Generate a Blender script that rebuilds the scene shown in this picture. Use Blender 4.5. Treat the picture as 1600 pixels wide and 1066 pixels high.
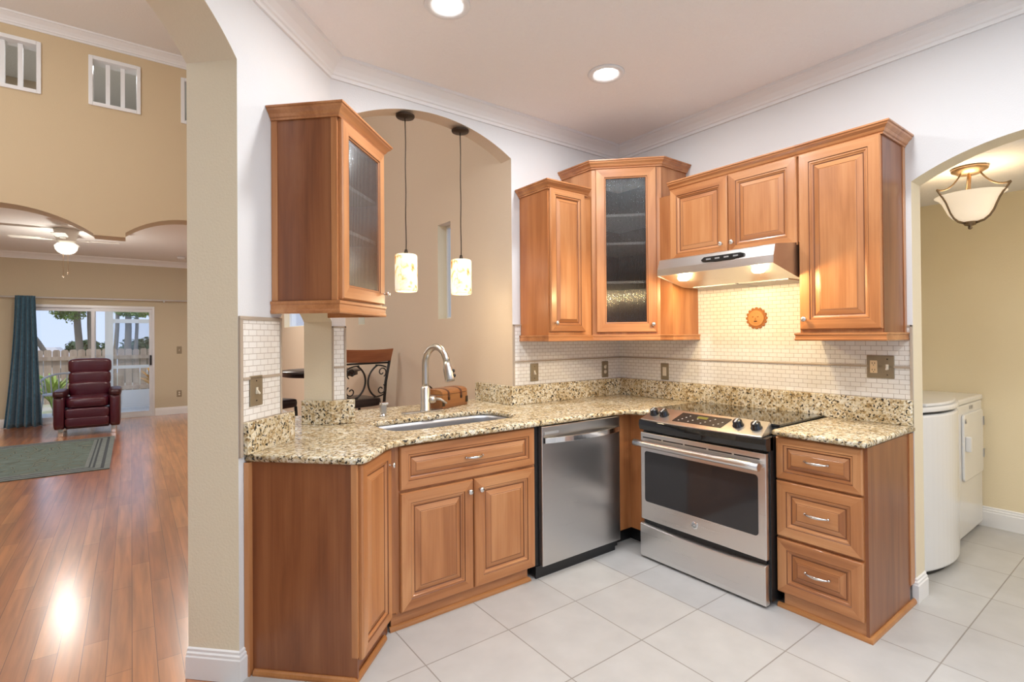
import bpy, math, random
from mathutils import Vector, Matrix
random.seed(7)
sc = bpy.context.scene
COL = sc.collection
for o in list(bpy.data.objects):
    bpy.data.objects.remove(o)
PI = math.pi
R2 = math.sqrt(2.0)

# ------------------------------------------------------------------ camera
cd = bpy.data.cameras.new('camera')
cam = bpy.data.objects.new('camera', cd)
COL.objects.link(cam)
sc.camera = cam
yaw, pitch, roll = math.radians(53.394), math.radians(.3713), math.radians(-.4362)
fw0 = Vector((math.cos(yaw), math.sin(yaw), 0)); rt0 = Vector((math.sin(yaw), -math.cos(yaw), 0)); up0 = Vector((0, 0, 1))
fw = fw0 * math.cos(pitch) + up0 * math.sin(pitch)
up1 = -fw0 * math.sin(pitch) + up0 * math.cos(pitch)
rt = rt0 * math.cos(roll) + up1 * math.sin(roll)
up = -rt0 * math.sin(roll) + up1 * math.cos(roll)
m = Matrix((rt, up, -fw)).transposed().to_4x4()
m.translation = Vector((0, 0, 1.385))
cam.matrix_world = m
cd.sensor_width = 36.0
cd.lens = 800.98 / 1600 * 36.0
cd.shift_y = -12.04 / 1600
cd.clip_start = 0.05
cd.clip_end = 200

# ------------------------------------------------------------------ view, world
vs = sc.view_settings
vs.view_transform = 'Standard'
vs.look = 'None'
vs.exposure = 0.0
vs.gamma = 1.0
vs.use_curve_mapping = False
w = bpy.data.worlds.new('sky')
sc.world = w
w.use_nodes = True
nt = w.node_tree
nt.nodes.clear()
out = nt.nodes.new('ShaderNodeOutputWorld')
bg = nt.nodes.new('ShaderNodeBackground')
tc = nt.nodes.new('ShaderNodeTexCoord')
sep = nt.nodes.new('ShaderNodeSeparateXYZ')
rmp = nt.nodes.new('ShaderNodeValToRGB')
nt.links.new(tc.outputs['Generated'], sep.inputs[0])
nt.links.new(sep.outputs['Z'], rmp.inputs[0])
rmp.color_ramp.elements[0].position = 0.0
rmp.color_ramp.elements[0].color = (.60, .70, .93, 1)
rmp.color_ramp.elements[1].position = 0.45
rmp.color_ramp.elements[1].color = (.42, .58, .92, 1)
nt.links.new(rmp.outputs[0], bg.inputs['Color'])
bg.inputs['Strength'].default_value = 1.3
nt.links.new(bg.outputs[0], out.inputs[0])

def add_light(name, kind, loc, energy, color=(1, 1, 1), size=.1, parent=None, aim=None, spot=None):
    d = bpy.data.lights.new(name, kind)
    d.energy = energy
    d.color = color
    if kind == 'AREA':
        d.shape = 'DISK'; d.size = size
    elif kind in ('POINT', 'SPOT'):
        d.shadow_soft_size = size
    if kind == 'SPOT' and spot:
        d.spot_size = math.radians(spot); d.spot_blend = .6
    o = bpy.data.objects.new(name, d)
    COL.objects.link(o)
    o.location = loc
    if aim is not None:
        o.rotation_euler = Vector(aim).to_track_quat('-Z', 'Y').to_euler()
    if parent: o.parent = parent
    return o

CEIL = 2.93
WARM = (1.0, .93, .84)
NEUT = (.97, .985, 1.0)
# recessed ceiling cans of the kitchen (two of them are in the picture, the rest are unseen, added out of view as soft fill)
CANS_SEEN = [(1.182, 2.075), (2.248, 2.078)]
CANS_UNSEEN = [(2.28, .9), (1.15, .9), (2.28, -.4), (1.15, -.4), (0.0, -.4), (0.0, -1.6), (1.15, -1.6), (2.28, -1.6)]
for (x, y) in CANS_SEEN:
    add_light('can_or_fill_light', 'AREA', (x, y, CEIL - .012), 11.0, NEUT, .13)
for (x, y) in CANS_UNSEEN:
    add_light('can_or_fill_light', 'AREA', (x, y, CEIL - .012), 13.5, NEUT, .17)
# unseen lamps added to fill the tall living room, ceiling 4.25 m
add_light('can_or_fill_light', 'AREA', (-.6, 4.6, 4.466), 13.0, NEUT, .3)
add_light('can_or_fill_light', 'AREA', (1.1, 4.6, 4.486), 26.0, NEUT, .2)
add_light('living_fill', 'POINT', (-1.9, 4.0, 3.35), 105.0, NEUT, .25)  # no chandelier here, unseen lamp added to brighten ceiling and walls
add_light('can_or_fill_light', 'AREA', (-.3, 7.5, 4.46), 13.0, NEUT, .2)  # added in the loft to whiten the view through the openings
# lounge behind the scalloped header
for (x, y) in [(.9, 8.2), (-2.4, 8.2)]:
    add_light('can_or_fill_light', 'AREA', (x, y, 2.79), 38.0, WARM, .16)  # unseen lamps added to brighten the lounge
add_light('fan_bulb', 'POINT', (-.69, 8.85, 2.20), 24.0, WARM, .09)
add_light('sun_haze', 'SUN', (0, 20, 12), 2.6, (1, .96, .88), .05, aim=(.45, .5, -1.2)).data.angle = .15

# ------------------------------------------------------------------ materials
MATS = {}
def new_mat(name):
    mt = bpy.data.materials.new(name)
    mt.use_nodes = True
    n = mt.node_tree
    n.nodes.clear()
    o = n.nodes.new('ShaderNodeOutputMaterial')
    b = n.nodes.new('ShaderNodeBsdfPrincipled')
    n.links.new(b.outputs[0], o.inputs[0])
    MATS[name] = mt
    return mt, n, b, o

def plain(name, col, rough=.5, metal=0.0, spec=.5, emit=None, es=0.0, bump=0.0, bscale=80.0, coat=0.0):
    mt, n, b, o = new_mat(name)
    b.inputs['Base Color'].default_value = (*col, 1)
    b.inputs['Roughness'].default_value = rough
    b.inputs['Metallic'].default_value = metal
    b.inputs['Specular IOR Level'].default_value = spec
    b.inputs['Coat Weight'].default_value = coat
    b.inputs['Coat Roughness'].default_value = .08
    if emit:
        b.inputs['Emission Color'].default_value = (*emit, 1)
        b.inputs['Emission Strength'].default_value = es
    if bump:
        t = n.nodes.new('ShaderNodeTexCoord')
        no = n.nodes.new('ShaderNodeTexNoise')
        no.inputs['Scale'].default_value = bscale
        no.inputs['Detail'].default_value = 3
        bp = n.nodes.new('ShaderNodeBump')
        bp.inputs['Strength'].default_value = bump
        bp.inputs['Distance'].default_value = .01
        n.links.new(t.outputs['Object'], no.inputs['Vector'])
        n.links.new(no.outputs['Fac'], bp.inputs['Height'])
        n.links.new(bp.outputs[0], b.inputs['Normal'])
    return mt

def ramp(n, stops):
    r = n.nodes.new('ShaderNodeValToRGB')
    e = r.color_ramp.elements
    while len(e) < len(stops): e.new(.5)
    for i, (p, c) in enumerate(stops):
        e[i].position = p
        e[i].color = (*c, 1) if len(c) == 3 else c
    return r

def mapping(n, src, scale=(1, 1, 1), rot=(0, 0, 0), loc=(0, 0, 0)):
    mp = n.nodes.new('ShaderNodeMapping')
    mp.inputs['Scale'].default_value = scale
    mp.inputs['Rotation'].default_value = rot
    mp.inputs['Location'].default_value = loc
    n.links.new(src, mp.inputs['Vector'])
    return mp.outputs[0]

def wood(name, dark, mid, light, horiz=False, rough=.34, figure=1.0, coat=.25):
    mt, n, b, o = new_mat(name)
    t = n.nodes.new('ShaderNodeTexCoord')
    oi = n.nodes.new('ShaderNodeObjectInfo')
    add = n.nodes.new('ShaderNodeVectorMath'); add.operation = 'ADD'
    mul = n.nodes.new('ShaderNodeMath'); mul.operation = 'MULTIPLY'; mul.inputs[1].default_value = 13.0
    n.links.new(oi.outputs['Random'], mul.inputs[0])
    n.links.new(t.outputs['Object'], add.inputs[0]); n.links.new(mul.outputs[0], add.inputs[1])
    v = add.outputs[0]
    sA = (1.0, 9, 9) if horiz else (9, 9, 1.0)
    sB = (3.0, 120, 120) if horiz else (120, 120, 3.0)
    n1 = n.nodes.new('ShaderNodeTexNoise'); n1.inputs['Scale'].default_value = 1.0; n1.inputs['Detail'].default_value = 4; n1.inputs['Distortion'].default_value = .6 * figure
    n.links.new(mapping(n, v, sA), n1.inputs['Vector'])
    n2 = n.nodes.new('ShaderNodeTexNoise'); n2.inputs['Scale'].default_value = 1.0; n2.inputs['Detail'].default_value = 2
    n.links.new(mapping(n, v, sB), n2.inputs['Vector'])
    mx = n.nodes.new('ShaderNodeMath'); mx.operation = 'MULTIPLY_ADD'; mx.inputs[1].default_value = .22
    n.links.new(n2.outputs['Fac'], mx.inputs[0]); n.links.new(n1.outputs['Fac'], mx.inputs[2])
    n3 = n.nodes.new('ShaderNodeTexNoise'); n3.inputs['Scale'].default_value = 1.0; n3.inputs['Detail'].default_value = 1
    n.links.new(mapping(n, v, (.5, 14, 14) if horiz else (14, 14, .5)), n3.inputs['Vector'])
    mz = n.nodes.new('ShaderNodeMath'); mz.operation = 'MULTIPLY_ADD'; mz.inputs[1].default_value = .35; mz.inputs[2].default_value = -.17
    n.links.new(n3.outputs['Fac'], mz.inputs[0])
    ma = n.nodes.new('ShaderNodeMath'); ma.operation = 'ADD'
    n.links.new(mx.outputs[0], ma.inputs[0]); n.links.new(mz.outputs[0], ma.inputs[1])
    mx = ma
    r = ramp(n, [(.38, dark), (.6, mid), (.82, light)])
    n.links.new(mx.outputs[0], r.inputs[0])
    n.links.new(r.outputs[0], b.inputs['Base Color'])
    b.inputs['Roughness'].default_value = rough
    b.inputs['Coat Weight'].default_value = coat
    b.inputs['Coat Roughness'].default_value = .18
    return mt

DV = ((.335, .120, .038), (.475, .195, .070), (.585, .28, .118))
wood('cabinet_wood', *DV)
wood('cabinet_wood_across', *DV, horiz=True)
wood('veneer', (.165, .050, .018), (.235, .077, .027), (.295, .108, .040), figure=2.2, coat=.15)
wood('veneer_pendant_lit', (.36, .115, .032), (.45, .16, .048), (.52, .20, .066), figure=2.0, coat=.15)  # warm pendant light put into the end panel colour
plain('glaze', (.17, .055, .018), .45)
wood('shoe_wood', (.34, .13, .035), (.42, .17, .05), (.48, .21, .07), horiz=True)
plain('cabinet_inside', (.22, .17, .14), .7)
plain('shelf_white', (.88, .87, .83), .5)
plain('wall_white', (.75, .75, .755), .85, bump=.12, bscale=140)
plain('wall_beige_lit', (.80, .72, .55), .85, bump=.15, bscale=110)
plain('wall_beige', (.59, .515, .375), .85, bump=.15, bscale=110)
plain('wall_tan', (.70, .575, .44), .85, bump=.12, bscale=110)
plain('wall_ochre', (.66, .52, .335), .85, bump=.1, bscale=110)
plain('wall_laundry', (.84, .73, .51), .85, bump=.1, bscale=110)
plain('ceiling_paint', (.90, .875, .86), .9, bump=.5, bscale=55)
plain('ceiling_white', (.83, .82, .80), .9, bump=.3, bscale=60)
plain('trim_white', (.84, .84, .84), .4)
plain('steel_knob', (.72, .70, .67), .25, metal=1.0)
plain('chrome', (.80, .80, .80), .14, metal=1.0)
plain('nickel', (.56, .55, .535), .3, metal=1.0)
plain('black_plastic', (.012, .012, .013), .35)
plain('black_gloss', (.010, .010, .011), .06, coat=.5)
plain('black_iron', (.014, .013, .012), .45)
plain('dark_glass', (.030, .029, .031), .08, spec=.6)
plain('bronze', (.050, .033, .022), .4, metal=.6)
plain('plate_bronze', (.30, .245, .165), .42, metal=.55)
plain('ivory', (.80, .60, .36), .4)
plain('almond', (.78, .70, .56), .4)
plain('tile_trim', (.44, .36, .28), .5)
plain('terracotta', (.60, .27, .085), .6, bump=.2)
plain('terracotta_dark', (.36, .13, .035), .7, bump=.2)
plain('appliance_white', (.79, .80, .81), .22, coat=.3)
plain('grey_plastic', (.35, .35, .35), .4)
plain('leather', (.060, .005, .014), .33, bump=.08, bscale=60, coat=.15)
plain('leather_dark', (.04, .005, .008), .4)
plain('seat_leather', (.022, .012, .012), .3)
plain('satin_brass', (.44, .30, .18), .34, metal=.85)
plain('fixture_iron', (.22, .16, .10), .4, metal=.8)
plain('fan_white', (.78, .76, .70), .4)
plain('opal_lit', (.9, .85, .75), .4, emit=(1.0, .95, .82), es=1.0)
plain('opal_laundry', (.85, .78, .65), .4, emit=(1.0, .80, .58), es=.55)
plain('can_lens', (.9, .9, .9), .4, emit=(1, 1, 1), es=5.0)
plain('hood_bulb', (.9, .9, .8), .3, emit=(1.0, .86, .55), es=9.0)
plain('display_lcd', (.02, .02, .02), .1, emit=(.55, .50, .08), es=.5)
plain('display_mark', (.55, .55, .55), .5)
plain('grout_dirt', (.2, .2, .2), .9)
plain('frame_alu', (.70, .71, .73), .35, metal=.2)
plain('vinyl_white', (.78, .79, .80), .4)
plain('concrete', (.62, .58, .52), .9, bump=.2)
plain('patio_metal', (.50, .50, .50), .5)
plain('leaf', (.16, .26, .055), .6)
plain('leaf_light', (.30, .42, .08), .6)
plain('leaf_dark', (.050, .085, .030), .7)
plain('leaf_orange', (.75, .36, .03), .6)
plain('bark', (.20, .165, .13), .9, bump=.6, bscale=12)
plain('house_wall', (.74, .72, .70), .9)
plain('house_roof', (.55, .50, .48), .9)
plain('strap_leather', (.075, .024, .012), .5)

def stainless(name, base, r0=.24, r1=.36, horiz=True):
    mt, n, b, o = new_mat(name)
    t = n.nodes.new('ShaderNodeTexCoord')
    no = n.nodes.new('ShaderNodeTexNoise'); no.inputs['Scale'].default_value = 1.0; no.inputs['Detail'].default_value = 3
    n.links.new(mapping(n, t.outputs['Object'], (2, 200, 200) if horiz else (200, 200, 2)), no.inputs['Vector'])
    mr = n.nodes.new('ShaderNodeMapRange'); mr.inputs['To Min'].default_value = r0; mr.inputs['To Max'].default_value = r1
    n.links.new(no.outputs['Fac'], mr.inputs['Value'])
    n.links.new(mr.outputs[0], b.inputs['Roughness'])
    b.inputs['Base Color'].default_value = (*base, 1)
    b.inputs['Metallic'].default_value = 1.0
stainless('stainless', (.74, .72, .70))
stainless('stainless_dark', (.64, .625, .61))
stainless('sink_steel', (.50, .51, .545), .36, .46)

def granite():
    mt, n, b, o = new_mat('granite')
    t = n.nodes.new('ShaderNodeTexCoord')
    v = t.outputs['Object']
    def noise(s, d, dist=0):
        q = n.nodes.new('ShaderNodeTexNoise'); q.inputs['Scale'].default_value = s; q.inputs['Detail'].default_value = d; q.inputs['Distortion'].default_value = dist
        n.links.new(v, q.inputs['Vector']); return q.outputs['Fac']
    base = ramp(n, [(.32, (.27, .175, .08)), (.43, (.58, .46, .27)), (.53, (.75, .68, .51)), (.66, (.87, .84, .75))])
    n.links.new(noise(48, 7, .9), base.inputs[0])
    big = ramp(n, [(.40, (.80, .72, .58)), (.6, (1, 1, 1))])
    n.links.new(noise(5, 3), big.inputs[0])
    m1 = n.nodes.new('ShaderNodeMix'); m1.data_type = 'RGBA'; m1.blend_type = 'MULTIPLY'; m1.inputs[0].default_value = .8
    n.links.new(base.outputs[0], m1.inputs[6]); n.links.new(big.outputs[0], m1.inputs[7])
    sp = ramp(n, [(.575, (0, 0, 0)), (.60, (1, 1, 1))])
    n.links.new(noise(78, 4, .5), sp.inputs[0])
    m2 = n.nodes.new('ShaderNodeMix'); m2.data_type = 'RGBA'
    n.links.new(sp.outputs[0], m2.inputs[0]); n.links.new(m1.outputs[2], m2.inputs[6])
    m2.inputs[7].default_value = (.035, .030, .024, 1)
    sp2 = ramp(n, [(.60, (0, 0, 0)), (.68, (1, 1, 1))])
    n.links.new(noise(55, 4, 1.2), sp2.inputs[0])
    m3 = n.nodes.new('ShaderNodeMix'); m3.data_type = 'RGBA'
    mm = n.nodes.new('ShaderNodeMath'); mm.operation = 'MULTIPLY'; mm.inputs[1].default_value = .75
    n.links.new(sp2.outputs[0], mm.inputs[0]); n.links.new(mm.outputs[0], m3.inputs[0])
    n.links.new(m2.outputs[2], m3.inputs[6]); m3.inputs[7].default_value = (.20, .115, .045, 1)
    n.links.new(m3.outputs[2], b.inputs['Base Color'])
    b.inputs['Roughness'].default_value = .2
granite()

def brick_mat(name, c1, c2, mortar, bw, rh, ms, offset, rough, bump=.3, uv=True, loc=(0, 0, 0), rot=0, noise_amt=.0, spec=.5, sq=1.0):
    mt, n, b, o = new_mat(name)
    t = n.nodes.new('ShaderNodeTexCoord')
    v = mapping(n, t.outputs['UV' if uv else 'Object'], (1, 1, 1), (0, 0, rot), loc)
    br = n.nodes.new('ShaderNodeTexBrick')
    br.offset = offset
    br.inputs['Color1'].default_value = (*c1, 1); br.inputs['Color2'].default_value = (*c2, 1); br.inputs['Mortar'].default_value = (*mortar, 1)
    br.inputs['Scale'].default_value = 1.0
    br.inputs['Mortar Size'].default_value = ms
    br.inputs['Mortar Smooth'].default_value = .2
    br.inputs['Bias'].default_value = 0.0
    br.inputs['Brick Width'].default_value = bw
    br.inputs['Row Height'].default_value = rh
    n.links.new(v, br.inputs['Vector'])
    colout = br.outputs['Color']
    if noise_amt:
        no = n.nodes.new('ShaderNodeTexNoise'); no.inputs['Scale'].default_value = 7; no.inputs['Detail'].default_value = 6
        n.links.new(t.outputs['Object'], no.inputs['Vector'])
        r = ramp(n, [(.3, (1 - noise_amt,) * 3), (.7, (1, 1, 1))])
        n.links.new(no.outputs['Fac'], r.inputs[0])
        mx = n.nodes.new('ShaderNodeMix'); mx.data_type = 'RGBA'; mx.blend_type = 'MULTIPLY'; mx.inputs[0].default_value = 1
        n.links.new(colout, mx.inputs[6]); n.links.new(r.outputs[0], mx.inputs[7])
        colout = mx.outputs[2]
    n.links.new(colout, b.inputs['Base Color'])
    b.inputs['Roughness'].default_value = rough
    b.inputs['Specular IOR Level'].default_value = spec
    bp = n.nodes.new('ShaderNodeBump'); bp.inputs['Strength'].default_value = bump; bp.inputs['Distance'].default_value = .002; bp.invert = True
    n.links.new(br.outputs['Fac'], bp.inputs['Height']); n.links.new(bp.outputs[0], b.inputs['Normal'])
brick_mat('mosaic_tile', (.84, .82, .78), (.80, .77, .72), (.42, .36, .30), .0508, .0254, .0012, .5, .36)
TX, TY, TS = 2.2933, 1.9664, .4329
brick_mat('floor_tile', (.535, .527, .512), (.51, .50, .487), (.30, .275, .25), TS, TS, .003, 0.0, .34, bump=.25, uv=False, loc=(-TX + 10 * TS, -TY + 10 * TS, 0), noise_amt=.10)

def planks():
    mt, n, b, o = new_mat('plank_floor')
    t = n.nodes.new('ShaderNodeTexCoord')
    v = mapping(n, t.outputs['Object'], (1, 1, 1), (0, 0, PI / 2))
    br = n.nodes.new('ShaderNodeTexBrick')
    br.offset = .37; br.offset_frequency = 2
    br.inputs['Color1'].default_value = (.45, .150, .042, 1); br.inputs['Color2'].default_value = (.62, .245, .08, 1); br.inputs['Mortar'].default_value = (.16, .05, .018, 1)
    br.inputs['Scale'].default_value = 1.0; br.inputs['Mortar Size'].default_value = .0012; br.inputs['Brick Width'].default_value = .9; br.inputs['Row Height'].default_value = .088
    n.links.new(v, br.inputs['Vector'])
    no = n.nodes.new('ShaderNodeTexNoise'); no.inputs['Scale'].default_value = 1.0; no.inputs['Detail'].default_value = 4; no.inputs['Distortion'].default_value = .3
    n.links.new(mapping(n, t.outputs['Object'], (26, 1.6, 1)), no.inputs['Vector'])
    r = ramp(n, [(.3, (.62, .60, .58)), (.7, (1.12, 1.1, 1.1))])
    n.links.new(no.outputs['Fac'], r.inputs[0])
    mx = n.nodes.new('ShaderNodeMix'); mx.data_type = 'RGBA'; mx.blend_type = 'MULTIPLY'; mx.inputs[0].default_value = 1
    n.links.new(br.outputs['Color'], mx.inputs[6]); n.links.new(r.outputs[0], mx.inputs[7])
    n.links.new(mx.outputs[2], b.inputs['Base Color'])
    b.inputs['Roughness'].default_value = .3
    b.inputs['Coat Weight'].default_value = 1.0; b.inputs['Coat Roughness'].default_value = .21; b.inputs['Coat IOR'].default_value = 2.1
planks()

def glass_mat(name, tint, fac, rough, ribs=0.0):
    mt, n, b, o = new_mat(name)
    n.nodes.remove(b)
    tr = n.nodes.new('ShaderNodeBsdfTransparent'); tr.inputs[0].default_value = (*tint, 1)
    gl = n.nodes.new('ShaderNodeBsdfGlossy'); gl.inputs['Roughness'].default_value = rough; gl.inputs['Color'].default_value = (.9, .93, .95, 1)
    mx = n.nodes.new('ShaderNodeMixShader'); mx.inputs[0].default_value = fac
    lw = n.nodes.new('ShaderNodeLayerWeight'); lw.inputs['Blend'].default_value = .5
    mrg = n.nodes.new('ShaderNodeMapRange'); mrg.inputs['From Min'].default_value = .1; mrg.inputs['From Max'].default_value = .8
    mrg.inputs['To Min'].default_value = fac; mrg.inputs['To Max'].default_value = min(1, fac * 6)
    n.links.new(lw.outputs['Facing'], mrg.inputs['Value']); n.links.new(mrg.outputs[0], mx.inputs[0])
    n.links.new(tr.outputs[0], mx.inputs[1]); n.links.new(gl.outputs[0], mx.inputs[2]); n.links.new(mx.outputs[0], o.inputs[0])
    if ribs:
        t = n.nodes.new('ShaderNodeTexCoord')
        wv = n.nodes.new('ShaderNodeTexWave'); wv.inputs['Scale'].default_value = ribs; wv.bands_direction = 'X'; wv.inputs['Distortion'].default_value = 0
        n.links.new(t.outputs['Object'], wv.inputs['Vector'])
        bp = n.nodes.new('ShaderNodeBump'); bp.inputs['Strength'].default_value = .55; bp.inputs['Distance'].default_value = .004
        n.links.new(wv.outputs['Fac'], bp.inputs['Height']); n.links.new(bp.outputs[0], gl.inputs['Normal'])
        r = ramp(n, [(0, tuple(c * .22 for c in tint)), (1, tint)])
        n.links.new(wv.outputs['Fac'], r.inputs[0]); n.links.new(r.outputs[0], tr.inputs[0])
glass_mat('ribbed_glass', (.92, .92, .92), .07, .16, ribs=36.0)
glass_mat('clear_glass', (.97, .98, .98), .05, .02)
glass_mat('insect_screen', (.86, .87, .88), .03, .5)

def mosaic_shade():
    mt, n, b, o = new_mat('mosaic_shade')
    t = n.nodes.new('ShaderNodeTexCoord')
    vo = n.nodes.new('ShaderNodeTexNoise'); vo.inputs['Scale'].default_value = 20; vo.inputs['Detail'].default_value = 3; vo.inputs['Distortion'].default_value = .8
    n.links.new(t.outputs['Object'], vo.inputs['Vector'])
    r = ramp(n, [(.30, (.55, .22, .05)), (.40, (.92, .60, .22)), (.47, (1.0, .90, .62)), (.60, (1.0, .96, .80)), (.70, (.80, .80, .62))])
    n.links.new(vo.outputs['Fac'], r.inputs[0])
    n.links.new(r.outputs[0], b.inputs['Base Color']); n.links.new(r.outputs[0], b.inputs['Emission Color'])
    b.inputs['Emission Strength'].default_value = .40
    b.inputs['Roughness'].default_value = .3
mosaic_shade()

def cloth(name, c1, c2, scale, horiz=False):
    mt, n, b, o = new_mat(name)
    t = n.nodes.new('ShaderNodeTexCoord')
    no = n.nodes.new('ShaderNodeTexNoise'); no.inputs['Scale'].default_value = scale; no.inputs['Detail'].default_value = 4
    n.links.new(t.outputs['Object'], no.inputs['Vector'])
    r = ramp(n, [(.35, c1), (.65, c2)])
    n.links.new(no.outputs['Fac'], r.inputs[0]); n.links.new(r.outputs[0], b.inputs['Base Color'])
    b.inputs['Roughness'].default_value = .75
    b.inputs['Sheen Weight'].default_value = .3
cloth('curtain_blue', (.032, .105, .165), (.055, .155, .235), 30)
wood('chest_wood', (.15, .05, .014), (.27, .10, .028), (.36, .155, .045), horiz=True)
wood('chair_wood', (.16, .045, .015), (.26, .08, .028), (.34, .12, .045), horiz=True)
wood('fence_wood', (.33, .24, .18), (.44, .33, .25), (.52, .41, .32), rough=.9, coat=0)

def rug_mat():
    mt, n, b, o = new_mat('rug_pattern')
    t = n.nodes.new('ShaderNodeTexCoord')
    v = t.outputs['UV']
    ck = n.nodes.new('ShaderNodeTexVoronoi'); ck.inputs['Scale'].default_value = 7; ck.feature = 'DISTANCE_TO_EDGE'
    n.links.new(v, ck.inputs['Vector'])
    r = ramp(n, [(.02, (.05, .075, .072)), (.06, (.19, .19, .14)), (.10, (.085, .125, .115)), (.4, (.13, .165, .15))])
    n.links.new(ck.outputs['Distance'], r.inputs[0])
    n.links.new(r.outputs[0], b.inputs['Base Color'])
    b.inputs['Roughness'].default_value = .95
rug_mat()
plain('stripe_dark', (.045, .055, .065), .9)
cloth('rug_band', (.055, .08, .085), (.115, .15, .135), 18)
def ground():
    mt, n, b, o = new_mat('yard_ground')
    t = n.nodes.new('ShaderNodeTexCoord')
    no = n.nodes.new('ShaderNodeTexNoise'); no.inputs['Scale'].default_value = 2.5; no.inputs['Detail'].default_value = 6
    n.links.new(t.outputs['Object'], no.inputs['Vector'])
    r = ramp(n, [(.4, (.52, .46, .38)), (.6, (.42, .42, .26))])
    n.links.new(no.outputs['Fac'], r.inputs[0]); n.links.new(r.outputs[0], b.inputs['Base Color'])
    b.inputs['Roughness'].default_value = .95
ground()

# ------------------------------------------------------------------ mesh helpers
class MB:
    def __init__(s):
        s.v = []; s.f = []; s.m = []; s.sm = []; s.uv = {}
    def add(s, verts, faces, mat=0, smooth=False, M=None, uvs=None):
        k = len(s.v)
        for p in verts:
            p = Vector(p)
            if M is not None: p = M @ p
            s.v.append(p)
        for i, f in enumerate(faces):
            if uvs is not None: s.uv[len(s.f)] = uvs[i]
            s.f.append([k + j for j in f])
            s.m.append(mat[i] if isinstance(mat, (list, tuple)) else mat)
            s.sm.append(smooth)
        return s
    def box(s, x0, x1, y0, y1, z0, z1, mat=0, M=None):
        v = [(x0, y0, z0), (x1, y0, z0), (x1, y1, z0), (x0, y1, z0), (x0, y0, z1), (x1, y0, z1), (x1, y1, z1), (x0, y1, z1)]
        return s.add(v, [(3, 2, 1, 0), (4, 5, 6, 7), (0, 1, 5, 4), (1, 2, 6, 5), (2, 3, 7, 6), (3, 0, 4, 7)], mat, M=M)
    def prism(s, poly, off, mats=(0, 0, 0), M=None, smooth=False):
        n = len(poly); off = Vector(off)
        a = [Vector(p) for p in poly]; b = [p + off for p in a]
        s.add(a, [list(range(n))], mats[0], M=M)
        s.add(b, [list(range(n))[::-1]], mats[1], M=M)
        fs = [(i, i + n, (i + 1) % n + n, (i + 1) % n) for i in range(n)]
        return s.add(a + b, fs, mats[2], smooth, M)
    def lathe(s, prof, n=24, c=(0, 0, 0), mat=0, smooth=True, M=None, axis='z'):
        vs = []; fs = []
        for (r, z) in prof:
            for i in range(n):
                t = 2 * PI * i / n
                q = (r * math.cos(t), r * math.sin(t), z)
                if axis == 'y': q = (q[0], -q[2], q[1])
                elif axis == 'x': q = (q[2], q[0], q[1])
                vs.append((q[0] + c[0], q[1] + c[1], q[2] + c[2]))
        for k in range(len(prof) - 1):
            for i in range(n):
                j = (i + 1) % n
                fs.append((k * n + i, k * n + j, (k + 1) * n + j, (k + 1) * n + i))
        s.add(vs, fs, mat, smooth, M)
        if prof[0][0] > 1e-5: s.add(vs[:n], [list(range(n))[::-1]], mat, False, M)
        if prof[-1][0] > 1e-5: s.add(vs[-n:], [list(range(n))], mat, False, M)
        return s
    def tube(s, pts, r, n=10, mat=0, smooth=True, M=None, closed=False, flat=None):
        P = [Vector(p) for p in pts]; N = len(P)
        rr = r if isinstance(r, (list, tuple)) else [r] * N
        tang = []
        for i in range(N):
            a = P[(i - 1) % N] if (closed or i > 0) else P[i]
            b = P[(i + 1) % N] if (closed or i < N - 1) else P[i]
            tang.append((b - a).normalized())
        t0 = tang[0]
        ref = Vector((0, 0, 1)) if abs(t0.z) < .9 else Vector((1, 0, 0))
        u = (ref - t0 * ref.dot(t0)).normalized()
        vs = []; fs = []
        for i in range(N):
            t = tang[i]
            u = (u - t * u.dot(t)).normalized()
            w_ = t.cross(u)
            for k in range(n):
                a = 2 * PI * k / n
                fl = flat if flat else (1, 1)
                vs.append(P[i] + (u * math.cos(a) * fl[0] + w_ * math.sin(a) * fl[1]) * rr[i])
        for i in range(N if closed else N - 1):
            for k in range(n):
                l = (k + 1) % n; j = (i + 1) % N
                fs.append((i * n + k, i * n + l, j * n + l, j * n + k))
        s.add(vs, fs, mat, smooth, M)
        if not closed:
            s.add(vs[:n], [list(range(n))[::-1]], mat, False, M); s.add(vs[-n:], [list(range(n))], mat, False, M)
        return s
    def sweep(s, prof, path, z=0.0, mat=0, closed=False, M=None, caps=True):
        P = [Vector((p[0], p[1])) for p in path]; N = len(P)
        nor = []
        for i in range(N):
            d1 = (P[i] - P[i - 1]).normalized() if (i > 0 or closed) else None
            d2 = (P[(i + 1) % N] - P[i]).normalized() if (i < N - 1 or closed) else None
            ds = [d for d in (d1, d2) if d is not None]
            ns = [Vector((d.y, -d.x)) for d in ds]
            if len(ns) == 2:
                q = ns[0] + ns[1]
                q = q / q.length
                q = q / max(q.dot(ns[0]), .2)
            else:
                q = ns[0]
            nor.append(q)
        L = len(prof); vs = []; fs = []
        for i in range(N):
            for (o, h) in prof:
                q = P[i] + nor[i] * o
                vs.append((q.x, q.y, z + h))
        for i in range(N if closed else N - 1):
            j = (i + 1) % N
            for k in range(L):
                l = (k + 1) % L
                fs.append((i * L + k, j * L + k, j * L + l, i * L + l))
        s.add(vs, fs, mat, False, M)
        if caps and not closed:
            s.add(vs[:L], [list(range(L))], mat, False, M); s.add(vs[-L:], [list(range(L))[::-1]], mat, False, M)
        return s
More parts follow.
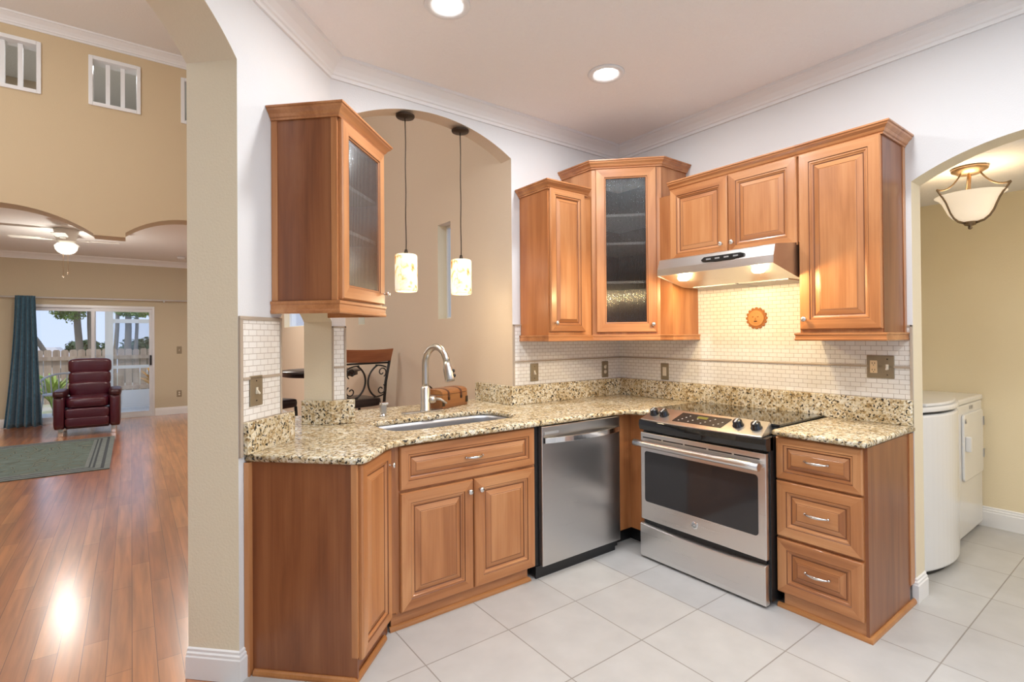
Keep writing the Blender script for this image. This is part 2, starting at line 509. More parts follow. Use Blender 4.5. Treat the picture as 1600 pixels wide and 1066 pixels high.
    def blob(s, c, r, e=.35, n=20, k=12, mat=0, M=None):
        def sg(x, p): return math.copysign(abs(x) ** p, x)
        vs = []; fs = []
        for i in range(k + 1):
            ph = -PI / 2 + PI * i / k
            for j in range(n):
                th = 2 * PI * j / n
                vs.append((c[0] + r[0] * sg(math.cos(ph), e) * sg(math.cos(th), e), c[1] + r[1] * sg(math.cos(ph), e) * sg(math.sin(th), e), c[2] + r[2] * sg(math.sin(ph), e)))
        for i in range(k):
            for j in range(n):
                l = (j + 1) % n
                fs.append((i * n + j, i * n + l, (i + 1) * n + l, (i + 1) * n + j))
        return s.add(vs, fs, mat, True, M)

def finish(o, label=None, cat=None, group=None, kind=None):
    if label: o['label'] = label
    if cat: o['category'] = cat
    if group: o['group'] = group
    if kind: o['kind'] = kind
    return o

def build(name, mb, mats, parent=None, bevel=0.0, label=None, cat=None, group=None, kind=None, loc=None, rot=0.0, segs=2):
    me = bpy.data.meshes.new(name)
    me.from_pydata([tuple(p) for p in mb.v], [], mb.f)
    if isinstance(mats, str): mats = [mats]
    for q in mats: me.materials.append(MATS[q])
    me.polygons.foreach_set('material_index', mb.m)
    me.polygons.foreach_set('use_smooth', mb.sm)
    if mb.uv:
        l = me.uv_layers.new(name='UVMap')
        for fi, uvs in mb.uv.items():
            for li, q in zip(me.polygons[fi].loop_indices, uvs):
                l.data[li].uv = q
    me.update()
    import bmesh
    bm = bmesh.new(); bm.from_mesh(me)
    bmesh.ops.remove_doubles(bm, verts=bm.verts, dist=1e-5)
    if not mb.uv: bmesh.ops.recalc_face_normals(bm, faces=bm.faces)
    bm.to_mesh(me); bm.free()
    o = bpy.data.objects.new(name, me)
    COL.objects.link(o)
    if parent: o.parent = parent
    if loc: o.location = loc
    if rot: o.rotation_euler = (0, 0, rot)
    if bevel:
        b = o.modifiers.new('bevel', 'BEVEL'); b.width = bevel; b.segments = segs; b.limit_method = 'ANGLE'; b.angle_limit = math.radians(40)
    return finish(o, label, cat, group, kind)

def thing(name, label, cat, loc=(0, 0, 0), rot=0.0, group=None):
    o = bpy.data.objects.new(name, None)
    o.empty_display_size = .1
    COL.objects.link(o)
    o.location = loc; o.rotation_euler = (0, 0, rot)
    return finish(o, label, cat, group)

def dup(root, loc, rot, label, group=None):
    r = root.copy(); COL.objects.link(r); r.location = loc; r.rotation_euler = (0, 0, rot)
    r['label'] = label
    if group: r['group'] = group
    for ch in list(root.children):
        c = ch.copy(); COL.objects.link(c); c.parent = r
        for g in list(ch.children):
            d = g.copy(); COL.objects.link(d); d.parent = c
    return r

def slab_mesh(outline, holes, z0, z1, bev):
    cu = bpy.data.curves.new('slab', 'CURVE'); cu.dimensions = '2D'; cu.fill_mode = 'BOTH'
    for poly in [outline] + holes:
        sp = cu.splines.new('POLY'); sp.points.add(len(poly) - 1)
        for p, q in zip(sp.points, poly): p.co = (q[0], q[1], 0, 1)
        sp.use_cyclic_u = True
    cu.extrude = (z1 - z0) / 2 - bev; cu.bevel_depth = bev; cu.bevel_resolution = 3; cu.offset = -bev
    ob = bpy.data.objects.new('slab', cu)
    me = bpy.data.meshes.new_from_object(ob)
    bpy.data.objects.remove(ob); bpy.data.curves.remove(cu)
    for v in me.vertices: v.co.z += (z0 + z1) / 2
    return me

def arc(s0, s1, zs, rise, n=24):
    c = (s1 - s0) / 2; R = (c * c + rise * rise) / (2 * rise); mid = (s0 + s1) / 2; cz = zs + rise - R
    a = math.asin(c / R)
    return [(mid + R * math.sin(-a + 2 * a * i / n), cz + R * math.cos(-a + 2 * a * i / n)) for i in range(n + 1)]

def frame(origin, ang):
    return Matrix.Translation(Vector(origin)) @ Matrix.Rotation(ang, 4, 'Z')

# plan constants
K = Vector((.893, 2.88, 0)); D1 = Vector((1, 1, 0)) / R2; D2 = Vector((-1, 1, 0)) / R2; D3 = -D2
A45 = PI / 4
WB = 3.25; WA = 2.88
MC = frame(K, A45)          # angled wall: local x along the wall, local y away from the kitchen
LIV = 4.48                  # ceiling of the tall living room

# ------------------------------------------------------------------ structure: floors
mb = MB()
mb.prism([(4.95, -3.5, 0), (4.95, 1.85, 0), (3.36, 1.85, 0), (3.36, 2.93, 0), (.86, 2.93, 0), (-2.55, -.48, 0), (-2.55, -3.5, 0)], (0, 0, -.06))
build('floor_kitchen', mb, ['floor_tile'], kind='structure')
mb = MB()
mb.prism([(2.2, 2.932, -.001), (2.2, 11.42, -.001), (-4.6, 11.42, -.001), (-4.6, -.482, -.001), (-2.552, -.482, -.001), (.858, 2.932, -.001)], (0, 0, -.06))
build('floor_living', mb, ['plank_floor'], kind='structure')

# ------------------------------------------------------------------ structure: ceilings
mb = MB()
mb.prism([(3.34, -3.55, CEIL), (3.34, 2.96, CEIL), (.85, 2.96, CEIL), (-2.6, -.51, CEIL), (-2.6, -3.55, CEIL)], (0, 0, .08))
build('ceiling_kitchen', mb, ['ceiling_paint'], kind='structure')
mb = MB()
mb.box(-4.6, 2.2, -.6, 11.45, LIV, LIV + .08)
build('ceiling_living', mb, ['ceiling_white'], kind='structure')
mb = MB()
mb.box(-4.6, 2.16, 6.96, 11.4, 2.81, 2.9)
build('ceiling_lounge', mb, ['ceiling_white'], kind='structure')
mb = MB()
mb.box(3.38, 4.95, -1.2, 1.8, 2.37, 2.43)
build('ceiling_laundry', mb, ['ceiling_paint'], kind='structure')

# ------------------------------------------------------------------ structure: kitchen walls
def wall_piece(mb, poly, t, M, mats=(0, 1, 1)):
    mb.prism([(s, 0, z) for (s, z) in poly], (0, t, 0), mats, M)

I4 = Matrix.Translation(Vector((0, WA, 0)))
mb = MB()
TA = .12
wall_piece(mb, [(.893, 0), (.893, .874), (2.143, .874), (2.143, 0)], TA, I4)
wall_piece(mb, [(2.143, 0), (2.143, LIV), (3.37, LIV), (3.37, 0)], TA, I4)
a = arc(.97, 2.143, 2.634, .162, 32)
wall_piece(mb, a + [(2.143, LIV), (.97, LIV)], TA, I4)
# post at the corner of the two openings
post = [(.893, 2.88), (.97, 2.88), (.97, 3.0), (.776, 2.997)]
mb.add([(x, y, z) for z in (0.0, LIV) for (x, y) in post], [(0, 1, 5, 4), (1, 2, 6, 5), (2, 3, 7, 6), (3, 0, 4, 7)], [0, 1, 1, 2])
build('wall_pass_through', mb, ['wall_white', 'wall_tan', 'wall_beige_lit'], kind='structure')

mb = MB()
TC = .229
wall_piece(mb, [(-.771, 0), (-.771, LIV), (-.486, LIV), (-.486, 0)], TC, MC)
wall_piece(mb, [(-.486, 0), (-.486, .874), (0, .874), (0, 0)], .166, MC)
wall_piece(mb, arc(-.486, 0, 1.475, .12, 20) + [(0, LIV), (-.486, LIV)], .166, MC)
wall_piece(mb, arc(-1.85, -.771, 2.526, .214, 28) + [(-.771, LIV), (-1.85, LIV)], TC, MC)
wall_piece(mb, [(-4.8, 0), (-4.8, LIV), (-1.85, LIV), (-1.85, 0)], TC, MC)
build('wall_angled', mb, ['wall_white', 'wall_beige_lit'], kind='structure')

MBW = frame((WB, 0, 0), -PI / 2)     # local x = -y, local y = +x
mb = MB()
wall_piece(mb, [(-2.88, 0), (-2.88, CEIL), (-.893, CEIL), (-.893, 0)], .14, MBW)
wall_piece(mb, arc(-.893, .117, 2.174, .137, 24) + [(.117, CEIL), (-.893, CEIL)], .14, MBW)
wall_piece(mb, [(.117, 0), (.117, CEIL), (3.5, CEIL), (3.5, 0)], .14, MBW)
build('wall_right', mb, ['wall_white', 'wall_beige_lit'], kind='structure')

# walls behind the camera, with a wide unseen opening added to let sky light in
mb = MB()
mb.box(-2.6, -1.6, -3.6, -3.5, 0, CEIL); mb.box(2.6, 3.3, -3.6, -3.5, 0, CEIL); mb.box(-1.6, 2.6, -3.6, -3.5, 0, .75); mb.box(-1.6, 2.6, -3.6, -3.5, 2.35, CEIL)
build('wall_behind', mb, ['wall_white'], kind='structure')
mb = MB(); mb.box(-2.65, -2.55, -3.5, -.6, 0, CEIL)
build('wall_left', mb, ['wall_white'], kind='structure')

# living side walls
XD = 2.143
mb = MB()
SW = [(3.735, 3.962, 1.54, 2.357), (5.705, 5.915, 1.535, 2.357), (8.25, 9.55, 1.57, 2.3)]
edges = [3.0]
ys = 3.0
for (y0, y1, z0, z1) in SW:
    mb.box(XD, XD + .12, ys, y0, 0, LIV)
    mb.box(XD, XD + .12, y0, y1, 0, z0); mb.box(XD, XD + .12, y0, y1, z1, LIV)
    ys = y1
mb.box(XD, XD + .12, ys, 11.45, 0, LIV)
build('wall_dining', mb, ['wall_tan'], kind='structure')
for i, (y0, y1, z0, z1) in enumerate(SW):
    mb = MB()
    for q in (0, 1):
        mb.box(XD + .085, XD + .115, (y0, y1 - .022)[q], (y0 + .022, y1)[q], z0, z1)
        mb.box(XD + .085, XD + .115, y0 + .022, y1 - .022, (z0, z1 - .022)[q], (z0 + .022, z1)[q])
    wd = build('window_%d' % (i + 1), mb, ['vinyl_white'], kind='structure')
    mb = MB()
    mb.box(XD + .001, XD + .12, y1 - .004, y1 - .0005, z0, z1); mb.box(XD + .001, XD + .12, y0 + .0005, y0 + .004, z0, z1); mb.box(XD + .001, XD + .12, y0, y1, z0 + .0005, z0 + .004)
    build('window_reveal', mb, ['wall_beige_lit'], wd)  # thin liner, lighter than the tan wall, stands for sky light on the reveal
    mb = MB(); mb.box(XD + .098, XD + .102, y0 + .02, y1 - .02, z0 + .02, z1 - .02)
    build('window_pane', mb, ['clear_glass'], wd)
mb = MB(); mb.box(-4.65, -4.55, -.6, 11.45, 0, LIV)
build('wall_living_left', mb, ['wall_beige'], kind='structure')

# scalloped header wall between the tall room and the lounge
YS = 6.7
def sx(x): return x * YS / 6.2
def sz(z): return 1.385 + (z - 1.385) * YS / 6.2
ZF = sz(2.372)
bot = []
for (x0, x1) in ((-1.575, -.2835), (-.043, 1.0)):
    bot += [(sx(x0), ZF)] + [(sx(p), sz(q)) for (p, q) in arc(x0, x1, 2.385 if x0 < -1 else 2.418, .2 if x0 < -1 else .185, 24)] + [(sx(x1), ZF)]
header = [(-4.55, ZF)] + bot + [(XD, ZF), (XD, sz(3.6)), (-4.55, sz(3.6))]
MS = Matrix.Translation(Vector((0, YS, 0)))
mb = MB()
wall_piece(mb, header, .27, MS, (0, 1, 1))
NZ0, NZ1 = sz(3.62), sz(4.03)
niches = [(sx(-1.02), sx(-.671)), (sx(-.289), sx(.053)), (sx(.44), sx(.79))]
xs = -4.55
for (x0, x1) in niches:
    wall_piece(mb, [(xs, sz(3.6)), (x0, sz(3.6)), (x0, LIV), (xs, LIV)], .14, MS, (0, 1, 1))
    wall_piece(mb, [(x0, sz(3.6)), (x1, sz(3.6)), (x1, NZ0), (x0, NZ0)], .14, MS, (0, 1, 1))
    wall_piece(mb, [(x0, NZ1), (x1, NZ1), (x1, LIV), (x0, LIV)], .14, MS, (0, 1, 1))
    xs = x1
wall_piece(mb, [(xs, sz(3.6)), (XD, sz(3.6)), (XD, LIV), (xs, LIV)], .14, MS, (0, 1, 1))
mb.box(-4.55, -4.2, YS, YS + .14, 0, ZF)
build('wall_scalloped', mb, ['wall_ochre', 'wall_beige'], kind='structure')
for i, (x0, x1) in enumerate(niches):
    mb = MB()
    t = .03
    for (a0, a1, b0, b1) in ((x0 - t, x0 + .005, NZ0 - t, NZ1 + t), (x1 - .005, x1 + t, NZ0 - t, NZ1 + t), (x0 + .005, x1 - .005, NZ0 - t, NZ0 + .005), (x0 + .005, x1 - .005, NZ1 - .005, NZ1 + t)):
        mb.box(a0, a1, YS - .018, YS + .15, b0, b1)
    wd = build('window_%d' % (i + 4), mb, ['trim_white'], kind='structure', bevel=.004)
    for k in (1, 2):
        mb = MB(); xc = x0 + (x1 - x0) * k / 3
        mb.box(xc - .018, xc + .018, YS + .05, YS + .09, NZ0, NZ1)
        build('window_bar', mb, ['trim_white'], wd)
# loft behind the openings
mb = MB(); mb.box(-4.5, sx(-.62), 8.3, 8.4, 2.9, LIV); mb.box(-4.5, XD, 9.4, 9.5, 2.9, LIV)
build('wall_loft', mb, ['wall_tan'], kind='structure')

CROWN = [(0, 0), (.012, 0), (.013, .018), (.022, .022), (.026, .034), (.045, .058), (.072, .078), (.078, .084), (.09, .086), (.095, .1), (0, .1)]
mb = MB()
c0 = K - D1 * 4.7
mb.sweep(CROWN, [(c0.x, c0.y), (K.x, K.y), (WB, WA), (WB, -3.4)], CEIL - .1)
build('trim_1', mb, ['trim_white'], kind='structure')
mb = MB()
mb.sweep([(a_ * .9, b_ * 1.05) for a_, b_ in CROWN], [(-4.5, YS), (XD, YS)], 4.375)
build('trim_2', mb, ['trim_white'], kind='structure')
mb = MB()
mb.sweep(CROWN, [(-4.5, 11.35), (XD, 11.35)], 2.71)
build('trim_3', mb, ['trim_white'], kind='structure')

# ------------------------------------------------------------------ far wall with the sliding door
YF = 11.35
DX0, DX1, DZ = -1.45, .34, 1.975
mb = MB()
mb.box(-4.6, DX0, YF, YF + .14, 0, LIV); mb.box(DX1, XD, YF, YF + .14, 0, LIV); mb.box(DX0, DX1, YF, YF + .14, DZ, LIV)
build('wall_far', mb, ['wall_beige'], kind='structure')
mb = MB()
for (x0, x1, z0, z1) in ((DX0, DX0 + .04, 0, DZ), (DX1 - .035, DX1, 0, DZ), (DX0 + .04, DX1 - .035, DZ - .045, DZ), (DX0 + .04, DX1 - .035, 0, .035)):
    mb.box(x0, x1, YF - .012, YF + .12, z0, z1)
dr = build('door_1', mb, ['frame_alu'], kind='structure')
def sash(name, x0, x1, y, tt, lab=None):
    mb = MB()
    for (a0, a1, z0, z1) in ((x0, x0 + tt, .035, DZ - .045), (x1 - tt, x1, .035, DZ - .045), (x0 + tt, x1 - tt, .035, .10), (x0 + tt, x1 - tt, DZ - .10, DZ - .045)):
        mb.box(a0, a1, y, y + .035, z0, z1)
    s_ = build(name, mb, ['frame_alu'], dr)
    mb = MB(); mb.box(x0 + tt, x1 - tt, y + .015, y + .02, .1, DZ - .1)
    build('door_glass', mb, ['clear_glass'], s_)
    return s_
sash('door_panel', -.55, DX1 - .035, YF + .01, .045)
sash('door_panel', DX0 + .04, -.49, YF + .06, .05)
mb = MB(); mb.box(DX1 - .075, DX1 - .045, YF - .02, YF + .01, .92, 1.10); mb.box(DX1 - .07, DX1 - .05, YF - .045, YF - .02, .95, 1.07)
build('door_handle', mb, ['black_plastic'], dr, bevel=.004)

def baseboard(name, path, z=0.0, h=.13, t=.016):
    mb = MB()
    mb.sweep([(0, 0), (t, 0), (t, h * .72), (t * .75, h * .76), (t * .75, h * .84), (t * .4, h * .88), (t * .4, h * .96), (0, h)], path, z)
    return build(name, mb, ['trim_white'], kind='structure')
baseboard('baseboard_far_right', [(DX1 + .005, YF), (XD, YF)], h=.135)
baseboard('baseboard_far_left', [(-4.5, YF), (DX0 - .02, YF)], h=.135)
q0 = K - D1 * .771 + D2 * TC; q1 = K - D1 * .771; q2 = K - D1 * .722
baseboard('baseboard_column', [(q0.x, q0.y), (q1.x, q1.y), (q2.x, q2.y)], h=.122)
baseboard('baseboard_jamb', [(WB, .905), (WB, .893), (WB + .14, .893)][0:3], h=.122)
baseboard('baseboard_dining', [(XD, 11.3), (XD, 3.45)], h=.13)

# ------------------------------------------------------------------ laundry room shell
XL = 4.935
mb = MB(); mb.box(XL, XL + .1, -1.2, 1.85, 0, 2.43)
build('wall_laundry_end', mb, ['wall_laundry'], kind='structure')
mb = MB(); mb.box(3.39, XL, 1.75, 1.85, 0, 2.43)
build('wall_laundry_back', mb, ['wall_laundry'], kind='structure')
mb = MB(); mb.box(3.39, XL, -1.3, -1.2, 0, 2.43)
build('wall_laundry_front', mb, ['wall_laundry'], kind='structure')
baseboard('baseboard_laundry', [(XL, 1.7), (XL, -1.2)], h=.14)

# ------------------------------------------------------------------ tile backsplashes
def tile_panel(name, M, u0, u1, z0, z1, edges=(), liner=None, edge_w=.013, t=.006, u_off=0.0):
    """tiles on a wall plane: local x along the wall, front face at local y = -t"""
    mb = MB()
    v = [(u0, -t, z0), (u1, -t, z0), (u1, -t, z1), (u0, -t, z1), (u0, 0, z0), (u1, 0, z0), (u1, 0, z1), (u0, 0, z1)]
    uvq = [[(a_ + u_off, b_) for (a_, _, b_) in (v[i] for i in f)] for f in ((0, 1, 2, 3), (4, 0, 3, 7), (1, 5, 6, 2), (3, 2, 6, 7), (4, 5, 1, 0))]
    mb.add(v, [(0, 1, 2, 3), (4, 0, 3, 7), (1, 5, 6, 2), (3, 2, 6, 7), (4, 5, 1, 0)], 0, M=M, uvs=uvq)
    o = build(name, mb, ['mosaic_tile'], kind='structure')
    if liner is not None:
        mb = MB(); mb.box(u0, u1, -.012, -.001, liner - .006, liner + .006, M=M)
        build('tile_liner', mb, ['tile_trim'], o, bevel=.002)
    for (a0, a1, b0, b1) in edges:
        mb = MB(); mb.box(a0, a1, -.011, -.0005, b0, b1, M=M)
        build('edge_trim', mb, ['tile_trim'], o, bevel=.002)
    return o
CT = .907          # counter top
SP = 1.040         # top of the granite upstands
tile_panel('backsplash_back', I4, 2.146, WB, SP, 1.468, [(2.143, 2.157, SP, 1.468), (2.143, 2.225, 1.458, 1.47)], 1.208)
tile_panel('backsplash_right', MBW, -2.874, -.90, SP, 1.42, [(-.905, -.893, .9, 1.43), (-.93, -.893, 1.42, 1.43)], 1.209, u_off=.013)
tile_panel('backsplash_hood', MBW, -2.14, -1.30, 1.42, 1.88, [], None, u_off=.013)
tile_panel('backsplash_angled', MC, -.752, -.486, SP, 1.468, [(-.771, -.752, .9, 1.468), (-.495, -.482, SP, 1.468), (-.771, -.482, 1.462, 1.478)], None)
bo = bpy.data.objects['backsplash_angled']
mb = MB(); mb.box(-.752, -.49, -.012, -.001, 1.213, 1.225, M=MC)
build('tile_liner', mb, ['tile_trim'], bo, bevel=.002)
tile_panel('backsplash_post', I4, .902, .960, SP, 1.44, [(.893, .902, SP, 1.45), (.960, .972, SP, 1.45), (.893, .972, 1.44, 1.45)], 1.222)

# ------------------------------------------------------------------ cabinet building blocks
def ring_face(mb, x0, x1, z0, z1, rings, mats, fill=None, hole=False):
    """nested rectangles: rings = [(inset, y)], mats = [(vertical, horizontal)] per step; fill = centre material"""
    pts = []
    for (d, y) in rings:
        pts.append([(x0 + d, y, z0 + d), (x1 - d, y, z0 + d), (x1 - d, y, z1 - d), (x0 + d, y, z1 - d)])
    for k in range(len(rings) - 1):
        a_, b_ = pts[k], pts[k + 1]
        mv, mh = mats[k]
        for i in range(4):
            j = (i + 1) % 4
            mb.add([a_[i], a_[j], b_[j], b_[i]], [(0, 1, 2, 3)], mh if i in (0, 2) else mv)
    if fill is not None:
        mb.add(pts[-1], [(0, 1, 2, 3)], fill)
    if not hole:
        mb.add(pts[0], [(3, 2, 1, 0)], 0)

WOODS = ['cabinet_wood', 'cabinet_wood_across', 'glaze']
def panel_front(name, parent, x0, x1, z0, z1, k=1.0, horiz=False, kf=None, label=None, wide=False):
    """raised-panel door or drawer front, 2 cm proud of the plane y = 0"""
    mb = MB()
    f = .052 * k
    rings = [(0, -.0005), (0, -.014), (.005, -.0205), (f, -.0205), (f + .003, -.0165), (f + .010, -.0165), (f + .013, -.012), (f + .020 * k, -.0095), (f + .023 * k, -.0075), (f + .026 * k, -.0075), (f + .050 * k, -.0165), (f + .052 * k, -.016), (f + .055 * k, -.0175)]
    w0, w1 = (0, 1)
    g = (2, 2); wd = (w0, w1)
    mats = [wd, wd, wd, g, wd, wd, wd, g, g, wd, g, wd]
    if kf is not None:
        pass
    ring_face(mb, x0, x1, z0, z1, rings, mats, fill=1 if horiz else 0)
    return build(name, mb, WOODS, parent, label=label)

def glass_front(name, parent, x0, x1, z0, z1, f=.062):
    mb = MB()
    rings = [(0, -.0005), (0, -.014), (.005, -.0205), (f - .012, -.0205), (f - .009, -.016), (f - .003, -.015), (f, -.010), (f, -.0005), (0, -.0005)]
    wd = (0, 1); g = (2, 2)
    ring_face(mb, x0, x1, z0, z1, rings, [wd, wd, wd, g, wd, g, wd, wd], hole=True)
    d = build(name, mb, WOODS, parent)
    mb = MB(); mb.box(x0 + f - .004, x1 - f + .004, -.010, -.006, z0 + f - .004, z1 - f + .004)
    build('glass_pane', mb, ['ribbed_glass'], d, label='ribbed glass pane')
    return d

def knob(parent, x, z, y=-.0205):
    mb = MB()
    mb.lathe([(.007, 0), (.0045, .003), (.0042, .012), (.008, .016), (.0135, .02), (.0145, .025), (.011, .029), (.0, .0305)], 16, (x, y, z), axis='y')
    return build('knob', mb, ['steel_knob'], parent, label='round satin steel knob')

def pull(parent, x, z, L=.1, y=-.0205):
    mb = MB(); pts = []; rr = []
    for i in range(15):
        t = i / 14
        pts.append((x - L / 2 + L * t, y - .006 - .022 * math.sin(PI * t) ** .7, z)); rr.append(.0038 + .0034 * math.sin(PI * t))
    mb.tube(pts, rr, 10)
    for e in (-1, 1):
        mb.lathe([(.0065, 0), (.006, .004), (.004, .01)], 12, (x + e * L / 2, y, z), axis='y')
    return build('handle', mb, ['steel_knob'], parent, label='curved satin steel bar handle')

CABCROWN = [(0, 0), (.007, 0), (.008, .008), (.014, .012), (.020, .024), (.034, .036), (.036, .044), (.042, .046), (.042, .054), (0, .054)]
RAIL = [(0, 0), (.010, 0), (.013, .004), (.013, .010), (.010, .013), (.010, .028), (.014, .032), (.014, .040), (0, .042)]
SHOE = [(0, 0), (.016, 0), (.016, .008), (.012, .017), (.004, .022), (0, .022)]

# ------------------------------------------------------------------ base cabinets
# sink base
t = thing('sink_base_cabinet', 'wide two-door wooden base cabinet with false drawer front under the sink', 'cabinet', (1.0, 2.283, 0))
mb = MB(); mb.box(0, .845, .0, .59, .075, .70); mb.box(0, .845, 0, .02, .70, .872)
build('carcass', mb, ['cabinet_wood'], t)
mb = MB(); mb.box(-.048, .016, -.002, .02, .085, .872)
build('stile', mb, ['cabinet_wood'], t)
d_ = panel_front('drawer_front', t, .018, .836, .657, .867, .8, True); pull(d_, .43, .765, .1)
d_ = panel_front('door', t, .020, .425, .081, .645); knob(d_, .395, .590)
d_ = panel_front('door', t, .431, .836, .081, .645); knob(d_, .463, .590)
mb = MB(); mb.box(-.02, .80, .012, .03, 0, .075)
build('toe_kick', mb, ['cabinet_wood_across'], t)
mb = MB(); mb.sweep(SHOE, [(-.03, .012), (.80, .012), (.80, .05)])
build('shoe_molding', mb, ['shoe_wood'], t)

# angled base cabinet on the 45 degree wall
ba = Vector((.738, 2.017, 0)) + D2 * .02
t = thing('angled_base_cabinet', 'angled wooden base cabinet with one narrow door and dark end panel, beside the column', 'cabinet', ba, A45)
dep = .478
mb = MB(); mb.box(.012, .335, 0, dep - .01, .09, .872)
build('carcass', mb, ['cabinet_wood'], t)
mb = MB(); mb.box(0, .012, -.001, dep, 0.0, .876)
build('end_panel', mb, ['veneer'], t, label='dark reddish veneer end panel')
mb = MB(); mb.box(-.022, .012, dep - .022, dep + .0005, .0, .874)
build('scribe_strip', mb, ['cabinet_wood'], t)
mb = MB(); mb.box(-.002, .012, -.003, .022, .10, .874)
build('edge_strip', mb, ['cabinet_wood'], t)
d_ = panel_front('door', t, .016, .325, .085, .868, .82); knob(d_, .298, .80)
mb = MB(); mb.box(.012, .345, .014, .03, 0, .09)
build('toe_kick', mb, ['veneer'], t)
mb = MB(); mb.sweep(SHOE, [(0, dep - .03), (0, .012), (.30, .012)])
build('shoe_molding', mb, ['shoe_wood'], t)

# corner fillers
t = thing('corner_filler_cabinet', 'plain wooden filler panels in the inner corner between dishwasher and range', 'cabinet', (2.545, 2.29, 0))
mb = MB(); mb.prism([(0, 0, .105), (.138, 0, .105), (.138, -.158, .105), (.16, -.158, .105), (.16, .02, .105), (0, .02, .105)], (0, 0, .767))
build('filler_panel', mb, ['cabinet_wood'], t)
mb = MB(); mb.prism([(0, .06, 0), (.2, .06, 0), (.2, -.15, 0), (.215, -.15, 0), (.215, .075, 0), (0, .075, 0)], (0, 0, .105))
build('toe_kick', mb, ['black_plastic'], t)

# drawer base at the right end
t = thing('drawer_base_cabinet', 'wooden base cabinet with three drawers right of the range', 'cabinet', (2.655, 1.306, 0), -PI / 2)
mb = MB(); mb.box(0, .395, 0, .585, .075, .872)
build('carcass', mb, ['cabinet_wood'], t)
mb = MB(); mb.box(.392, .405, -.002, .53, .0, .872)
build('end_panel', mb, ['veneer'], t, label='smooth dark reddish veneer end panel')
mb = MB(); mb.box(.392, .41, .53, .592, .1, .872)
build('scribe_strip', mb, ['cabinet_wood'], t)
for (z0, z1, k) in ((.655, .865, .72), (.366, .645, .95), (.084, .353, .95)):
    d_ = panel_front('drawer', t, .003, .389, z0, z1, k, True); pull(d_, .196, (z0 + z1) / 2 + .005, .105)
mb = MB(); mb.box(.03, .392, .004, .02, 0, .075)
build('toe_kick', mb, ['cabinet_wood_across'], t)
mb = MB(); mb.sweep(SHOE, [(.0, .004), (.405, .004), (.405, .595)])
build('shoe_molding', mb, ['shoe_wood'], t)

# ------------------------------------------------------------------ countertops and upstands
def arcpts(cx, cy, r, a0, a1, n=8):
    return [(cx + r * math.cos(math.radians(a0 + (a1 - a0) * i / n)), cy + r * math.sin(math.radians(a0 + (a1 - a0) * i / n))) for i in range(n + 1)]
def rounded(x0, x1, y0, y1, r, n=8):
    return arcpts(x1 - r, y1 - r, r, 0, 90, n) + arcpts(x0 + r, y1 - r, r, 90, 180, n) + arcpts(x0 + r, y0 + r, r, 180, 270, n) + arcpts(x1 - r, y0 + r, r, 270, 360, n)
def bez(p0, p1, p2, p3, n=12):
    o_ = []
    for i in range(n + 1):
        s_ = i / n; u_ = 1 - s_
        o_.append(tuple(u_ ** 3 * p0[k] + 3 * u_ * u_ * s_ * p1[k] + 3 * u_ * s_ * s_ * p2[k] + s_ ** 3 * p3[k] for k in (0, 1)))
    return o_
outline = [(.374, 2.357)] + bez((.690, 2.041), (.735, 1.996), (.755, 2.005), (.80, 2.05), 10) + bez((.86, 2.115), (.93, 2.20), (.97, 2.235), (1.08, 2.235), 10) \
    + [(1.6, 2.234), (2.45, 2.232)] + bez((2.50, 2.231), (2.565, 2.228), (2.598, 2.20), (2.60, 2.122), 8) \
    + [(3.248, 2.122), (3.248, 2.878), (2.141, 2.878), (2.141, 3.34), (.70, 3.34), (.38, 3.02), (.256, 2.840), (.552, 2.544), (.5495, 2.5325)]
def grow(poly, g):
    cx = sum(p[0] for p in poly) / len(poly); cy = sum(p[1] for p in poly) / len(poly)
    return [(p[0] + math.copysign(g, p[0] - cx), p[1] + math.copysign(g, p[1] - cy)) for p in poly]
sink_hole = bez((1.065, 2.60), (1.065, 2.46), (1.09, 2.44), (1.22, 2.44), 8) + bez((1.68, 2.44), (1.84, 2.44), (1.885, 2.47), (1.885, 2.62), 8) + bez((1.885, 2.68), (1.885, 2.78), (1.85, 2.815), (1.72, 2.815), 8) + bez((1.22, 2.815), (1.10, 2.815), (1.065, 2.80), (1.065, 2.70), 8)
post_hole = grow(post, .004)
me = slab_mesh(outline, [sink_hole, post_hole], CT - .031, CT, .012)
me.materials.append(MATS['granite'])
o = bpy.data.objects.new('countertop', me); COL.objects.link(o)
finish(o, 'long speckled granite countertop with sink cutout running through the pass-through', 'countertop')
me = slab_mesh([(2.60, .888), (3.248, .888), (3.248, 1.303), (2.60, 1.303)], [], CT - .031, CT, .012)
me.materials.append(MATS['granite'])
o = bpy.data.objects.new('countertop', me); COL.objects.link(o)
finish(o, 'short speckled granite countertop on the three-drawer cabinet', 'countertop')

def upstand(label, poly):
    mb = MB(); mb.prism([(x, y, CT + .0005) for x, y in poly], (0, 0, SP - CT - .001))
    return build('granite_upstand', mb, ['granite'], bevel=.003, label=label, cat='backsplash')
upstand('low granite upstand on the back wall between pass-through and corner', [(2.114, 2.85), (3.219, 2.85), (3.219, 2.879), (2.114, 2.879)])
upstand('low granite upstand on the right wall behind the range', [(3.22, .893), (3.249, .893), (3.249, 2.879), (3.22, 2.879)])
upstand('short granite upstand on the pass-through jamb, pinkish, near the wooden chest', [(2.114, 2.881), (2.142, 2.881), (2.142, 3.325), (2.114, 3.325)])
e0 = K - D1 * .752; e1 = K - D1 * .41
upstand('low granite upstand under the angled wall switch', [(e0.x, e0.y), (e1.x, e1.y), (e1.x + .0205, e1.y - .0205), (e0.x + .0205, e0.y - .0205)])
upstand('granite block wrapped around the foot of the tiled post', [(.774, 2.9955), (.892, 2.878), (1.012, 2.878), (1.012, 2.849), (.880, 2.849), (.7535, 2.9745)])

